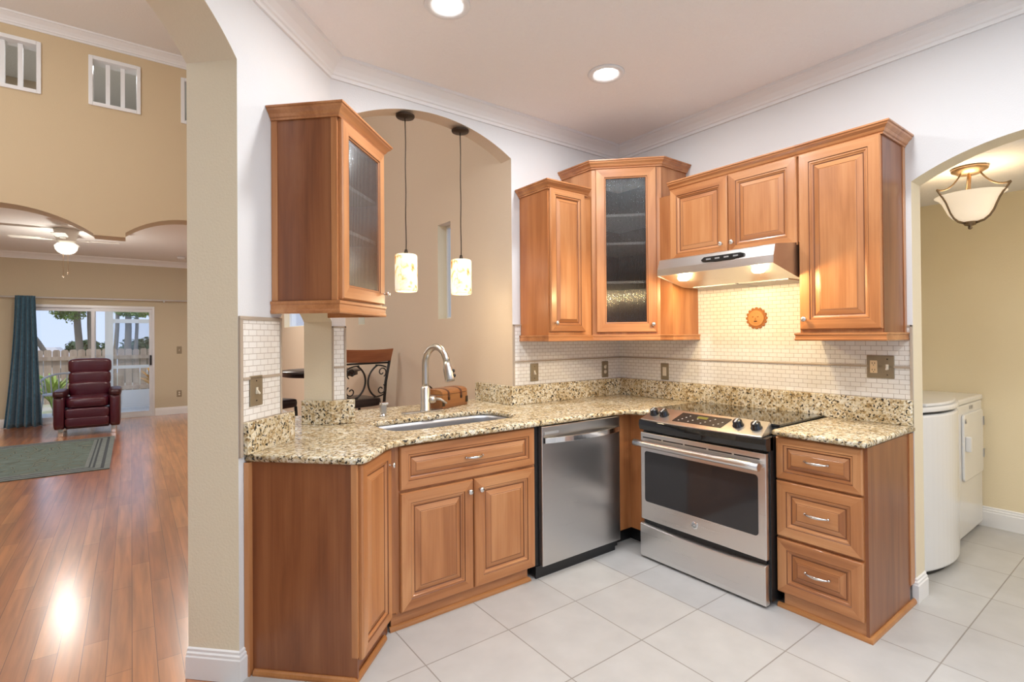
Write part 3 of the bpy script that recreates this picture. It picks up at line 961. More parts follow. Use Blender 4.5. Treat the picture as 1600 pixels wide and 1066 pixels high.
# ------------------------------------------------------------------ sink, faucet, soap pump, chest
mb = MB()
def ringz(poly, z, g):
    return [(p[0], p[1], z) for p in grow(poly, g)]
rl = [ringz(sink_hole, CT - .0315, .022), ringz(sink_hole, CT - .0315, .004), ringz(sink_hole, CT - .05, .0), ringz(sink_hole, CT - .19, -.012), ringz(sink_hole, CT - .205, -.03)]
n_ = len(sink_hole)
for a_, b_ in zip(rl[:-1], rl[1:]):
    mb.add(a_ + b_, [(i, (i + 1) % n_, (i + 1) % n_ + n_, i + n_) for i in range(n_)], 0, True)
mb.add(rl[-1], [list(range(n_))], 0)
t = build('sink', mb, ['sink_steel'], label='undermount stainless steel sink bowl in the granite counter', cat='sink')
mb = MB(); mb.lathe([(.045, 0), (.045, .004), (.036, .006), (.0, .003)], 20, (1.5, 2.62, CT - .2045))
build('drain', mb, ['chrome'], t)

t = thing('faucet', 'tall brushed nickel pull-down gooseneck faucet behind the sink', 'faucet', (1.515, 2.975, CT))
mb = MB(); mb.prism([(x, y, .0005) for x, y in rounded(-.165, .135, -.03, .03, .028, 6)], (0, 0, .007))
build('deck_plate', mb, ['nickel'], t, bevel=.002)
mb = MB(); mb.lathe([(.036, .007), (.036, .012), (.031, .02), (.0305, .15), (.026, .158), (.022, .165)], 24)
build('body', mb, ['nickel'], t)
mb = MB(); pts = []
for i in range(6): pts.append((0, 0, .155 + .15 * i / 5))
for i in range(1, 15):
    a_ = PI * .94 * i / 14
    pts.append((0.017 * (1 - math.cos(a_)), -.110 * (1 - math.cos(a_)), .305 + .112 * math.sin(a_)))
mb.tube(pts, .021, 18)
build('spout', mb, ['nickel'], t)
e_ = Vector(pts[-1]); dd = (Vector(pts[-1]) - Vector(pts[-2])).normalized()
mb = MB(); mb.tube([e_, e_ + dd * .012, e_ + dd * .014, e_ + dd * .03, e_ + dd * .045, e_ + dd * .108, e_ + dd * .122], [.021, .022, .024, .026, .030, .032, .027], 20)
hd = build('spray_head', mb, ['nickel'], t)
mb = MB()
for k in (.055, .085):
    c_ = e_ + dd * k + Vector((.019, -.024, 0)); mb.blob(c_, (.011, .010, .011), .8, 10, 6)
build('spray_button', mb, ['black_plastic'], hd)
mb = MB(); mb.tube([(.015, -.01, .075), (.04, -.02, .078), (.058, -.028, .08)], [.024, .026, .020], 14)
lv = build('lever_hub', mb, ['nickel'], t)
mb = MB(); mb.tube([(.055, -.026, .082), (.085, -.045, .078), (.12, -.065, .05)], [.010, .008, .006], 10)
build('lever', mb, ['nickel'], lv)

t = thing('soap_dispenser', 'small square nickel soap pump left of the faucet', 'soap dispenser', (1.225, 2.965, CT))
mb = MB(); mb.lathe([(.021, .0005), (.021, .006), (.013, .01), (.013, .02)], 20)
build('collar', mb, ['nickel'], t)
mb = MB(); mb.box(-.017, .017, -.015, .015, .02, .072)
build('pump_body', mb, ['nickel'], t, bevel=.003)
mb = MB(); mb.box(-.019, .021, -.032, .015, .072, .086)
build('pump_head', mb, ['chrome'], t, bevel=.003)

t = thing('wooden_chest', 'little brown wooden treasure chest on the counter behind the faucet', 'chest', (1.650, 2.995, CT), math.radians(25))
CW, CDp = .295, .17
mb = MB(); mb.box(0, CW, 0, CDp, .0005, .092)
build('chest_body', mb, ['chest_wood'], t, bevel=.003)
def lidarc(r, n=14):
    return [(CDp / 2 - r * math.copysign(abs(math.cos(PI * i / n)) ** .75, math.cos(PI * i / n)), .094 + .036 * (r / (CDp / 2)) * math.sin(PI * i / n) ** .75) for i in range(n + 1)]
mb = MB(); mb.prism([(0, y, z) for y, z in lidarc(CDp / 2)], (CW, 0, 0), smooth=False)
ld = build('lid', mb, ['chest_wood'], t, bevel=.002)
for x in (.07, .215):
    mb = MB(); pr = lidarc(CDp / 2 + .002); pi_ = lidarc(CDp / 2 - .001)
    mb.prism([(x - .010, y, z) for y, z in pr] + [(x - .010, y, z) for y, z in reversed(pi_)], (.02, 0, 0))
    mb.box(x - .010, x + .010, -.003, .001, .058, .096)
    build('strap', mb, ['strap_leather'], t)
    mb = MB(); mb.box(x - .008, x + .008, -.006, -.002, .055, .074)
    build('clasp', mb, ['bronze'], t)
for x in (.0, CW):
    for (y0, y1) in ((-.002, .024),):
        mb = MB(); mb.box(x - .002 if x == 0 else x - .024, x + .024 if x == 0 else x + .002, -.0025, .0005, .02, .062)
        build('corner_plate', mb, ['bronze'], t)
mb = MB(); mb.tube([(-.008, CDp / 2 - .04 + .08 * i / 8, .07 - .02 * math.sin(PI * i / 8)) for i in range(9)], .004, 8)
build('side_handle', mb, ['strap_leather'], t)
mb = MB(); mb.tube([(.08, CDp - .03, .118), (.065, CDp - .02, .138), (.045, CDp - .01, .15)], .005, 8); mb.blob((.03, CDp - .01, .145), (.012, .012, .012), 1, 10, 6)
build('lid_ornament', mb, ['bronze'], t)

# ------------------------------------------------------------------ upper cabinets
def open_box(mb, x0, x1, y0, y1, z0, z1, t_=.016, M=None):
    mb.box(x0, x0 + t_, y0, y1, z0, z1, 0, M); mb.box(x1 - t_, x1, y0, y1, z0, z1, 0, M)
    mb.box(x0, x1, y1 - t_, y1, z0, z1, 1, M)
    mb.box(x0, x1, y0, y1, z0, z0 + t_, 0, M); mb.box(x0, x1, y0, y1, z1 - t_, z1, 0, M)

# glass cabinet hanging on the angled wall
qc = K - D1 * .543 + D3 * .316
t = thing('glass_wall_cabinet', 'wooden wall cabinet with ribbed glass door hanging left of the pass-through arch', 'cabinet', qc, A45)
mb = MB(); open_box(mb, .004, .493, 0, .314, 1.553, 2.365)
build('carcass', mb, ['cabinet_wood', 'cabinet_inside'], t)
mb = MB(); mb.box(0, .004, 0.0, .314, 1.553, 2.365)
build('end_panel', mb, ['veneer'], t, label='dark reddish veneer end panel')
for (y0, y1) in ((-.001, .028), (.286, .3145)):
    mb = MB(); mb.box(-.004, .0, y0, y1, 1.553, 2.366)
    build('corner_strip', mb, ['cabinet_wood'], t, bevel=.001)
for z in (1.885, 2.097):
    mb = MB(); mb.box(.02, .475, .02, .296, z - .009, z + .009)
    build('shelf', mb, ['shelf_white'], t)
d_ = glass_front('door', t, .014, .484, 1.560, 2.362, .068); knob(d_, .472, 1.617)
mb = MB(); mb.sweep(CABCROWN, [(-.002, .314), (-.002, -.006), (.495, -.006), (.495, .314)], 2.364)
mb.box(0, .493, 0, .314, 2.366, 2.372)
build('crown_molding', mb, ['cabinet_wood_across'], t)
mb = MB(); mb.sweep([(a_, b_ * 1.38) for a_, b_ in RAIL], [(-.002, .314), (-.002, -.004), (.495, -.004), (.495, .314)], 1.495)
mb.box(0, .493, 0, .314, 1.54, 1.556)
build('light_rail', mb, ['cabinet_wood_across'], t)

# narrow cabinet at the left end of the back wall
t = thing('narrow_wall_cabinet', 'narrow wooden wall cabinet with one solid door right of the pass-through', 'cabinet', (2.213, 2.575, 0))
mb = MB(); mb.box(.004, .40, 0, .303, 1.388, 2.374)
build('carcass', mb, ['cabinet_wood'], t)
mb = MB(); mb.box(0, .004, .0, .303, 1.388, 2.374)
build('end_panel', mb, ['veneer_pendant_lit'], t, label='smooth wood end panel coloured orange for warm pendant light')
d_ = panel_front('door', t, .009, .327, 1.416, 2.372, .8); knob(d_, .045, 1.475)
mb = MB(); mb.sweep(CABCROWN, [(-.001, .303), (-.001, -.006), (.365, -.006)], 2.362)
build('crown_molding', mb, ['cabinet_wood_across'], t)
mb = MB(); mb.sweep(RAIL, [(-.001, .303), (-.001, -.004), (.40, -.004)], 1.351); mb.box(0, .4, 0, .303, 1.38, 1.39)
build('light_rail', mb, ['cabinet_wood_across'], t)

# tall diagonal corner cabinet
ko = Vector((2.62, 2.57, 0))
t = thing('corner_wall_cabinet', 'taller diagonal corner wall cabinet with ribbed glass door and shelves', 'cabinet', ko, -A45)
def lc(x, y, z=0.0): return ((x - ko.x - (y - ko.y)) / R2, ((x - ko.x) + (y - ko.y)) / R2, z)
plan = [(2.62, 2.57), (2.958, 2.232), (3.248, 2.232), (3.248, 2.878), (2.62, 2.878)]
mb = MB(); zb, zt = 1.388, 2.566
pl = [lc(x, y) for x, y in plan]
def wallq(i, j, mat): 
    a_, b_ = pl[i], pl[j]
    mb.add([(a_[0], a_[1], zb), (b_[0], b_[1], zb), (b_[0], b_[1], zt), (a_[0], a_[1], zt)], [(0, 1, 2, 3)], mat)
wallq(1, 2, 0); wallq(2, 3, 1); wallq(3, 4, 1); wallq(4, 0, 0)
for z in (zb, zt): mb.add([(p[0], p[1], z) for p in pl], [(0, 1, 2, 3, 4)], 0)
build('carcass', mb, ['cabinet_wood', 'cabinet_inside'], t)
mb = MB()
WD = .478
for (x0, x1, z0, z1) in ((0, .035, zb, zt), (WD - .035, WD, zb, zt), (.035, WD - .035, zb, zb + .03), (.035, WD - .035, zt - .03, zt)):
    mb.box(x0, x1, 0, .018, z0, z1)
build('face_frame', mb, ['cabinet_wood'], t)
for z in (1.763, 2.037, 2.237):
    mb = MB(); ins = [lc(x, y) for x, y in ((2.65, 2.575), (2.963, 2.262), (3.23, 2.262), (3.23, 2.86), (2.65, 2.86))]
    mb.prism([(p[0], p[1], z - .009) for p in ins], (0, 0, .018))
    build('shelf', mb, ['shelf_white'], t)
d_ = glass_front('door', t, .028, .442, 1.410, 2.558, .072); knob(d_, .415, 1.465)
MK = frame(ko, -A45).inverted()
def lp(path): return [lc(x, y)[:2] for x, y in path]
mb = MB(); mb.sweep(CABCROWN, lp([(2.618, 2.878), (2.618, 2.566), (2.955, 2.229), (3.248, 2.229)]), 2.563)
mb.add([(p[0], p[1], 2.57) for p in pl], [(0, 1, 2, 3, 4)], 0)
build('crown_molding', mb, ['cabinet_wood_across'], t)
mb = MB()
fp = [lc(x, y) for x, y in ((2.950, 2.240), (2.950, 2.140), (3.248, 2.140), (3.248, 2.2315), (2.9585, 2.2315))]
mb.prism([(p[0], p[1], 1.388) for p in fp], (0, 0, 1.365 + .976 - 1.388 + .0))
build('filler_panel', mb, ['cabinet_wood'], t)
mb = MB(); mb.sweep(RAIL, lp([(2.618, 2.57), (2.948, 2.238), (2.948, 2.138), (3.248, 2.138)]), 1.351)
mb.prism([(p[0], p[1], 1.381) for p in [lc(x, y) for x, y in ((2.622, 2.57), (2.95, 2.236), (2.95, 2.14), (3.248, 2.14), (3.248, 2.878), (2.622, 2.878))]], (0, 0, .007))
build('light_rail', mb, ['cabinet_wood_across'], t)

# double-door cabinet over the hood
t = thing('hood_wall_cabinet', 'short double-door wooden wall cabinet above the range hood', 'cabinet', (2.94, 2.138, 0), -PI / 2)
mb = MB(); mb.box(0, .826, 0, .308, 1.893, 2.366)
build('carcass', mb, ['cabinet_wood'], t)
d_ = panel_front('door', t, .004, .416, 1.876, 2.364, .95); knob(d_, .381, 1.945)
d_ = panel_front('door', t, .421, .822, 1.876, 2.364, .95); knob(d_, .453, 1.945)
mb = MB(); mb.sweep(CABCROWN, [(.0, -.006), (.8275, -.006)], 2.358); mb.box(0, .826, 0, .308, 2.366, 2.372)
build('crown_molding', mb, ['cabinet_wood_across'], t)

# tall single-door cabinet at the right end
t = thing('single_wall_cabinet', 'tall single-door wooden wall cabinet beside the laundry arch', 'cabinet', (2.94, 1.310, 0), -PI / 2)
mb = MB(); mb.box(0, .384, 0, .308, 1.388, 2.366)
build('carcass', mb, ['cabinet_wood'], t)
mb = MB(); mb.box(.384, .389, 0.0, .308, 1.388, 2.366)
build('end_panel', mb, ['veneer'], t, label='smooth brown veneer end panel')
mb = MB(); mb.box(.389, .393, .275, .3085, 1.388, 2.366)
build('corner_strip', mb, ['cabinet_wood'], t, bevel=.001)
d_ = panel_front('door', t, .004, .386, 1.411, 2.364); knob(d_, .034, 1.467)
mb = MB(); mb.sweep(CABCROWN, [(-.0005, -.006), (.390, -.006), (.390, .308)], 2.358); mb.box(0, .389, 0, .308, 2.366, 2.372)
build('crown_molding', mb, ['cabinet_wood_across'], t)
mb = MB(); mb.sweep(RAIL, [(-.012, .308), (-.012, -.004), (.392, -.004), (.392, .308)], 1.351); mb.box(-.012, .392, 0, .308, 1.38, 1.39)
build('light_rail', mb, ['cabinet_wood_across'], t)

# ------------------------------------------------------------------ range hood
t = thing('range_hood', 'stainless steel under-cabinet range hood with two lit lamps', 'range hood', (2.663, 2.045, 0), -PI / 2)
HW = .727
prof = [(0, 1.757), (.004, 1.80), (.022, 1.856), (.035, 1.862), (.262, 1.889), (.585, 1.889), (.585, 1.70), (.575, 1.70), (.575, 1.86), (.05, 1.845), (.02, 1.80), (.012, 1.757)]
mb = MB(); mb.prism([(.0045, y, z) for y, z in prof], (HW - .009, 0, 0))
for x0 in (0, HW - .004):
    mb.prism([(x0, y, z) for y, z in ((0, 1.757), (.004, 1.80), (.022, 1.856), (.035, 1.862), (.262, 1.889), (.585, 1.889), (.585, 1.70), (.27, 1.70))], (.004, 0, 0))
build('shell', mb, ['stainless_dark'], t)
mb = MB(); mb.prism([(.004, .012, 1.757), (.004, .27, 1.70), (.004, .575, 1.70), (.004, .575, 1.715), (.004, .27, 1.715), (.004, .012, 1.772)], (HW - .008, 0, 0))
un = build('underside', mb, ['stainless_dark'], t)
for (x0, x1) in ((.06, .355), (.372, .667)):
    mb = MB(); mb.box(x0, x1, .29, .56, 1.694, 1.701)
    build('grease_filter', mb, ['grey_plastic'], un, bevel=.002)
mb = MB(); mb.box(.32, .57, -.004, .02, 0, .001)
mb = MB(); mb.prism([(x, .009 - .011, z) for x, z in ((.31, 1.822), (.33, 1.836), (.55, 1.836), (.57, 1.828), (.568, 1.815), (.50, 1.805), (.40, 1.805), (.315, 1.812))], (0, .02, 0))
cs = build('control_strip', mb, ['black_plastic'], t, bevel=.002)
for i in range(4):
    mb = MB(); mb.box(.345 + i * .055, .373 + i * .055, -.0045, -.001, 1.817, 1.825)
    build('button', mb, ['grey_plastic'], cs)
for x in (.125, .60):
    mb = MB(); mb.lathe([(.0, .0), (.026, .004), (.034, .012), (.036, .02)], 20, (x, .095, 1.722))
    build('lamp', mb, ['hood_bulb'], t)
    add_light('hood_lamp', 'POINT', (x, .10, 1.695), 9.5, (1.0, .72, .36), .025, t)

# ------------------------------------------------------------------ range
t = thing('range', 'stainless steel slide-in electric range with black glass cooktop', 'range', (2.60, 2.112, 0), -PI / 2)
RW = .802
mb = MB(); mb.box(.0, RW, .0, .60, .03, .862); mb.box(.0, RW, .09, .60, .862, .905); mb.box(.02, RW - .02, -.012, .01, .2, .26)
build('body', mb, ['black_plastic'], t)
def bow(u, a_=.03): 
    s_ = (u / RW - .5) * 2
    return a_ * (1 - s_ * s_)
mb = MB(); NU = 16; vs_ = []; 
top = []; 
for i in range(NU + 1):
    u = .002 + (RW - .012) * i / NU
    vs_ += [(u, -.040, .014), (u, -.043, .04), (u, -.043, .214 - bow(u, .014)), (u, -.030, .220 - bow(u, .014)), (u, -.0, .220 - bow(u, .014)), (u, 0, .014)]
fs_ = [(i * 6 + k, (i + 1) * 6 + k, (i + 1) * 6 + (k + 1) % 6, i * 6 + (k + 1) % 6) for i in range(NU) for k in range(6)]
mb.add(vs_, fs_); mb.add(vs_[:6], [tuple(range(6))]); mb.add(vs_[-6:], [tuple(range(6))])
build('storage_drawer', mb, ['stainless'], t, bevel=.003)
mb = MB(); mb.box(.002, RW - .008, -.032, -.001, .242, .782)
dv = build('oven_door', mb, ['stainless'], t, bevel=.004)
mb = MB(); mb.prism([(x, -.0345, z) for x, z in rounded(.034, .752, .356, .668, .018, 6)], (0, .004, 0))
build('oven_window', mb, ['dark_glass'], dv, label='dark tinted oven glass')
for i in range(5):
    u0 = .02 + i * .151
    mb = MB(); mb.box(u0, u0 + .138, -.0335, -.028, .748, .755)
    build('vent_slot', mb, ['black_plastic'], dv)
mb = MB(); mb.tube([(-.004 + .79 * i / 10, -.086, .722) for i in range(11)], .0205, 18)
hb = build('handle', mb, ['stainless'], dv, label='thick horizontal steel bar handle')
for u in (.012, .772):
    mb = MB(); mb.box(u - .012, u + .012, -.085, -.03, .712, .732)
    build('handle_bracket', mb, ['stainless'], hb, bevel=.003)
mb = MB(); mb.lathe([(.021, 0), (.021, .003), (.018, .0045), (.0, .0045)], 24, (.383, -.032, .305), axis='y')
bd = build('emblem', mb, ['chrome'], dv, label='small round chrome emblem')
mb = MB(); mb.lathe([(.0145, 0), (.0145, .0012), (.0, .0012)], 24, (.383, -.0365, .305), axis='y')
build('emblem_disc', mb, ['grey_plastic'], bd)
mb = MB()
for (cx, cz, a0, a1, r) in ((-.004, .0, 60, 330, .0045), (.0045, .002, -60, 200, .004), (.0045, -.004, 90, 330, .003)):
    mb.tube([(.383 + cx + r * math.cos(math.radians(a0 + (a1 - a0) * i / 10)), -.0378, .305 + cz + r * math.sin(math.radians(a0 + (a1 - a0) * i / 10))) for i in range(11)], .0008, 6)
build('emblem_script', mb, ['chrome'], bd)
# black bullnose band and slanted control panel
mb = MB(); vs_ = []
for i in range(NU + 1):
    u = .0 + RW * i / NU; b_ = bow(u, .022)
    vs_ += [(u, -.012, .792), (u, -.040 - b_, .800), (u, -.050 - b_, .83), (u, -.046 - b_, .860), (u, .03, .868), (u, .03, .792)]
mb.add(vs_, fs_, 0, False); mb.add(vs_[:6], [tuple(range(6))]); mb.add(vs_[-6:], [tuple(range(6))])
build('front_band', mb, ['black_gloss'], t, bevel=.003)
mb = MB(); vs_ = []
PF = lambda u: (-.042 - bow(u, .022), .8685 - bow(u, .002))
for i in range(NU + 1):
    u = .012 + (RW - .034) * i / NU
    vf, zf = PF(u)
    vs_ += [(u, vf, zf - .006), (u, vf, zf), (u + (.028 if i == 0 else 0) - (.022 if i == NU else 0), .086, .928), (u, .086, .875)]
fs4 = [(i * 4 + k, (i + 1) * 4 + k, (i + 1) * 4 + (k + 1) % 4, i * 4 + (k + 1) % 4) for i in range(NU) for k in range(4)]
mb.add(vs_, fs4); mb.add(vs_[:4], [(0, 1, 2, 3)]); mb.add(vs_[-4:], [(0, 1, 2, 3)])
cp = build('control_panel', mb, ['stainless'], t, bevel=.002)
ang = math.atan2(.928 - .8675, .086 + .054)
MPn = Matrix.Translation(Vector((0, .016, .8988))) @ Matrix.Rotation(ang, 4, 'X')
mb = MB(); mb.prism([(x, y, -.001) for x, y in ((.235, -.050), (.545, -.050), (.560, .048), (.250, .048))], (0, 0, .004), M=MPn)
dp = build('display', mb, ['black_plastic'], cp, label='black touch display')
mb = MB(); mb.box(.365, .43, .008, .03, .003, .0038, M=MPn)
build('clock_readout', mb, ['display_lcd'], dp)
for j, x in enumerate([.27, .285, .30, .315, .335, .355, .375, .395, .415, .435, .455, .475, .495, .515, .53]):
    mb = MB(); y_ = (-.035, -.018, .002, .022)[j % 4]
    mb.lathe([(.0055, .003), (.0, .0036)], 10, (x, y_, 0), M=MPn)
    build('touch_key', mb, ['display_mark'], dp)
for x in (.075, .148, .622, .722):
    MKn = MPn @ Matrix.Translation(Vector((x, .0, 0)))
    mb = MB(); mb.lathe([(.030, -.002), (.030, .004), (.025, .009), (.024, .028), (.020, .034), (0, .035)], 20, M=MKn)
    kb = build('control_knob', mb, ['black_gloss'], cp, label='round black control knob')
    mb = MB(); mb.box(-.003, .003, -.024, .012, .033, .038, M=MKn)
    build('pointer', mb, ['display_mark'], kb)
mb = MB(); mb.box(-.006, RW + .006, .086, .612, .9085, .9185)
ck = build('cooktop', mb, ['black_gloss'], t, bevel=.003, label='shiny black ceramic glass cooktop')

# ------------------------------------------------------------------ dishwasher
t = thing('dishwasher', 'stainless steel dishwasher with curved bar handle between sink and corner', 'dishwasher', (1.850, 2.275, 0))
mb = MB(); mb.box(.075, .69, .012, .58, .02, .868); mb.box(.0, .08, .012, .06, .02, .868)
build('tub', mb, ['black_plastic'], t)
mb = MB(); mb.box(.028, .682, -.025, .010, .070, .868)
dd_ = build('door', mb, ['stainless_dark'], t, bevel=.004)
def bar_sweep(mb, pts, hw, ht):
    vs_ = []
    for i, p in enumerate(pts):
        a_ = Vector(pts[max(i - 1, 0)]); b_ = Vector(pts[min(i + 1, len(pts) - 1)]); tg = (b_ - a_).normalized(); nn = Vector((-tg.y, tg.x, 0))
        for (p_, q_) in ((-hw, -ht), (hw, -ht), (hw, ht), (-hw, ht)):
            vs_.append(Vector(p) + nn * p_ + Vector((0, 0, q_)))
    nseg = len(pts) - 1
    mb.add(vs_, [(i * 4 + k, (i + 1) * 4 + k, (i + 1) * 4 + (k + 1) % 4, i * 4 + (k + 1) % 4) for i in range(nseg) for k in range(4)])
    mb.add(vs_[:4], [(0, 1, 2, 3)]); mb.add(vs_[-4:], [(0, 1, 2, 3)])
mb = MB(); bar_sweep(mb, [(.045 + .625 * i / 20, -.032 - .042 * math.sin(PI * i / 20) ** .8, .788) for i in range(21)], .006, .016)
hb = build('handle', mb, ['chrome'], dd_, bevel=.002, label='bowed steel bar handle')
for x0 in (.043, .655):
    mb = MB(); mb.box(x0, x0 + .019, -.036, -.024, .772, .804)
    build('handle_bracket', mb, ['black_plastic'], hb)
mb = MB(); mb.box(.045, .155, -.0275, -.0245, .822, .837)
build('nameplate', mb, ['grey_plastic'], dd_, label='small grey nameplate')
mb = MB(); mb.box(.0, .66, .004, .014, .0, .068)
build('kick_plate', mb, ['black_plastic'], t)

# ------------------------------------------------------------------ wall plates and sun
def plate(name, label, M, u0, u1, z0, z1, kind):
    t = thing(name, label, 'wall plate' if kind != 'double' else 'wall plate')
    t.matrix_world = M
    mb = MB(); cy_ = -.006
    mb.box(u0, u1, cy_ - .006, cy_, z0, z1)
    build('cover_plate', mb, ['plate_bronze'], t, bevel=.004)
    uc = (u0 + u1) / 2; zc = (z0 + z1) / 2
    def toggle(u):
        mb = MB(); mb.box(u - .006, u + .006, cy_ - .009, cy_ - .003, zc - .014, zc + .014); mb.prism([(u - .004, cy_ - .006, zc - .004), (u - .004, cy_ - .006, zc + .008), (u - .004, cy_ - .022, zc - .010), (u - .004, cy_ - .020, zc - .015)], (.008, 0, 0))
        build('toggle', mb, ['almond'], t)
    def recept(u):
        mb = MB(); mb.box(u - .017, u + .017, cy_ - .0085, cy_ - .003, zc - .034, zc + .034)
        r_ = build('receptacle', mb, ['ivory'], t, bevel=.002)
        mb = MB()
        for s_ in (-1, 1):
            for e_ in (-.006, .006): mb.box(u + e_ - .0012, u + e_ + .0012, cy_ - .0092, cy_ - .008, zc + s_ * .018 - .003, zc + s_ * .018 + .006)
            mb.box(u - .002, u + .002, cy_ - .0092, cy_ - .008, zc + s_ * .018 - .011, zc + s_ * .018 - .007)
        build('socket_slots', mb, ['black_plastic'], r_)
    def screws(u):
        for s_ in (-1, 1):
            mb = MB(); mb.lathe([(.0035, 0), (.003, .0012), (0, .0015)], 10, (u, cy_ - .006, zc + s_ * .042), axis='y')
            build('screw', mb, ['bronze'], t)
    if kind == 'switch': toggle(uc); screws(uc)
    elif kind == 'rocker':
        mb = MB(); mb.box(uc - .016, uc + .016, cy_ - .009, cy_ - .003, zc - .033, zc + .033); mb.box(uc - .010, uc + .010, cy_ - .011, cy_ - .008, zc - .026, zc + .026)
        build('rocker', mb, ['almond'], t, bevel=.001)
    elif kind == 'outlet':
        for s_ in (-1, 1):
            mb = MB(); mb.lathe([(.016, 0), (.016, .003), (0, .003)], 18, (uc, cy_ - .0055, zc + s_ * .02), axis='y')
            build('socket', mb, ['almond'], t)
    elif kind == 'double':
        w_ = (u1 - u0) / 4
        recept(u0 + w_ + .001); toggle(u1 - w_); screws(u1 - w_)
    return t
plate('light_switch', 'single bronze switch plate on white tile near the pass-through, under the narrow cabinet', I4, 2.293, 2.368, 1.062, 1.19, 'switch')
plate('wall_outlet', 'bronze outlet plate on the tiled back wall close to the corner', I4, 3.028, 3.10, 1.052, 1.182, 'outlet')
plate('rocker_switch', 'bronze plate with cream rocker on the right tiled wall left of the range', MBW, -2.463, -2.392, 1.050, 1.175, 'rocker')
plate('switch_and_outlet', 'wide bronze plate with outlet and toggle above the short countertop', MBW, -1.099, -.972, 1.146, 1.268, 'double')
plate('light_switch', 'tan switch plate on the angled tile wall beside the column', MC, -.712, -.628, 1.10, 1.228, 'switch')
MFW = Matrix.Translation(Vector((0, YF + .005, 0)))
plate('light_switch', 'small switch plate high on the far wall right of the sliding door', MFW, .678, .756, 1.115, 1.250, 'switch')
plate('wall_outlet', 'small outlet plate low on the far wall right of the sliding door', MFW, .676, .752, .315, .435, 'outlet')

t = thing('sun_plaque', 'terracotta smiling sun face plaque on the tile above the range', 'plaque', (WB - .006, 1.714, 1.492), -PI / 2)
mb = MB(); poly = []
for i in range(64):
    a_ = 2 * PI * i / 64
    r_ = .060 + .011 * abs(math.cos(a_ * 8)) ** .6
    poly.append((r_ * math.cos(a_), 0, r_ * math.sin(a_)))
mb.prism(poly, (0, -.008, 0))
build('ray_ring', mb, ['terracotta_dark'], t, bevel=.002)
mb = MB(); mb.lathe([(.052, .006), (.052, .012), (.048, .014), (.044, .012), (.04, .013), (.02, .020), (0, .022)], 32, axis='y')
fc = build('face', mb, ['terracotta'], t)
mb = MB(); mb.blob((-.016, -.020, .008), (.007, .003, .004), .9, 12, 6); mb.blob((.016, -.020, .008), (.007, .003, .004), .9, 12, 6)
build('eye', mb, ['terracotta_dark'], fc)
mb = MB(); mb.blob((0, -.024, -.003), (.005, .006, .009), .9, 12, 8)
build('nose', mb, ['terracotta'], fc)
mb = MB(); mb.blob((0, -.0195, -.020), (.012, .003, .004), .9, 12, 6)
build('mouth', mb, ['strap_leather'], fc)

# ------------------------------------------------------------------ lamps
def pendant(x, label, first=None):
    if first: return dup(first, (x, 2.94, 0), 0, label, 'mosaic pendants in the pass-through arch')
    t = thing('pendant_lamp', label, 'pendant lamp', (x, 2.94, 0), 0, 'mosaic pendants in the pass-through arch')
    mb = MB(); mb.lathe([(0, 2.748), (.055, 2.752), (.058, 2.758), (.058, 2.764), (0, 2.764)], 28)
    build('canopy', mb, ['bronze'], t)
    mb = MB(); mb.tube([(.0015 * math.sin(i * 1.1), 0, 1.915 + (2.755 - 1.915) * i / 16) for i in range(17)], .0035, 8)
    build('cord', mb, ['bronze'], t)
    mb = MB(); mb.lathe([(.012, 1.895), (.014, 1.905), (.008, 1.93)], 14)
    build('socket_cap', mb, ['bronze'], t)
    mb = MB(); mb.lathe([(.0, 1.899), (.060, 1.899), (.066, 1.895), (.069, 1.885), (.069, 1.68), (.066, 1.671), (.06, 1.668), (0, 1.668)], 28)
    build('lamp_shade', mb, ['mosaic_shade'], t, label='glowing cream mosaic glass shade')
    return t
p1 = pendant(1.370, 'glowing mosaic pendant lamp nearer the glass wall cabinet')
p2 = pendant(1.766, 'glowing mosaic pendant lamp farther from the glass wall cabinet', p1)
for x in (1.37, 1.766):
    add_light('pendant_glow', 'POINT', (x, 2.94, 1.63), 2.6, (1.0, .80, .52), .05)

for i, (x, y) in enumerate(CANS_SEEN):
    t = thing('recessed_light', ('round recessed ceiling light above the sink run, cut by the frame top', 'round recessed ceiling light nearest the corner cabinets')[i], 'ceiling light', (x, y, CEIL), 0, 'recessed kitchen ceiling lights')
    mb = MB(); mb.lathe([(.108, -.0005), (.104, -.008), (.09, -.012), (.066, -.005), (.064, -.0005)], 36)
    build('trim_ring', mb, ['trim_white'], t)
    mb = MB(); mb.lathe([(.064, -.004), (.0, -.004)], 36)
    build('lens', mb, ['can_lens'], t)

# laundry ceiling fixture
LX, LY = 4.00, .815
t = thing('semi_flush_light', 'bronze semi-flush ceiling light with scavo glass bowl in laundry', 'ceiling light', (LX, LY, 0))
t.scale = (.78, .78, 1)
mb = MB(); mb.lathe([(.0, 2.369), (.105, 2.369), (.112, 2.360), (.108, 2.350), (.085, 2.340), (.07, 2.330), (0, 2.328)], 32)
build('canopy', mb, ['satin_brass'], t)
def bowl_r(f): return .04 + .155 * f ** 1.5 + .02 * math.sin(f * PI)
mb = MB()
outer = [(.0, 2.045), (.04, 2.047), (.075, 2.056), (.105, 2.075), (.130, 2.103), (.148, 2.137), (.164, 2.167), (.184, 2.190), (.205, 2.204), (.212, 2.206)]
mb.lathe(outer + [(r - .004, z) for r, z in reversed(outer[1:])], 36)
bw_ = build('glass_bowl', mb, ['opal_laundry'], t, label='lit amber scavo glass bowl')
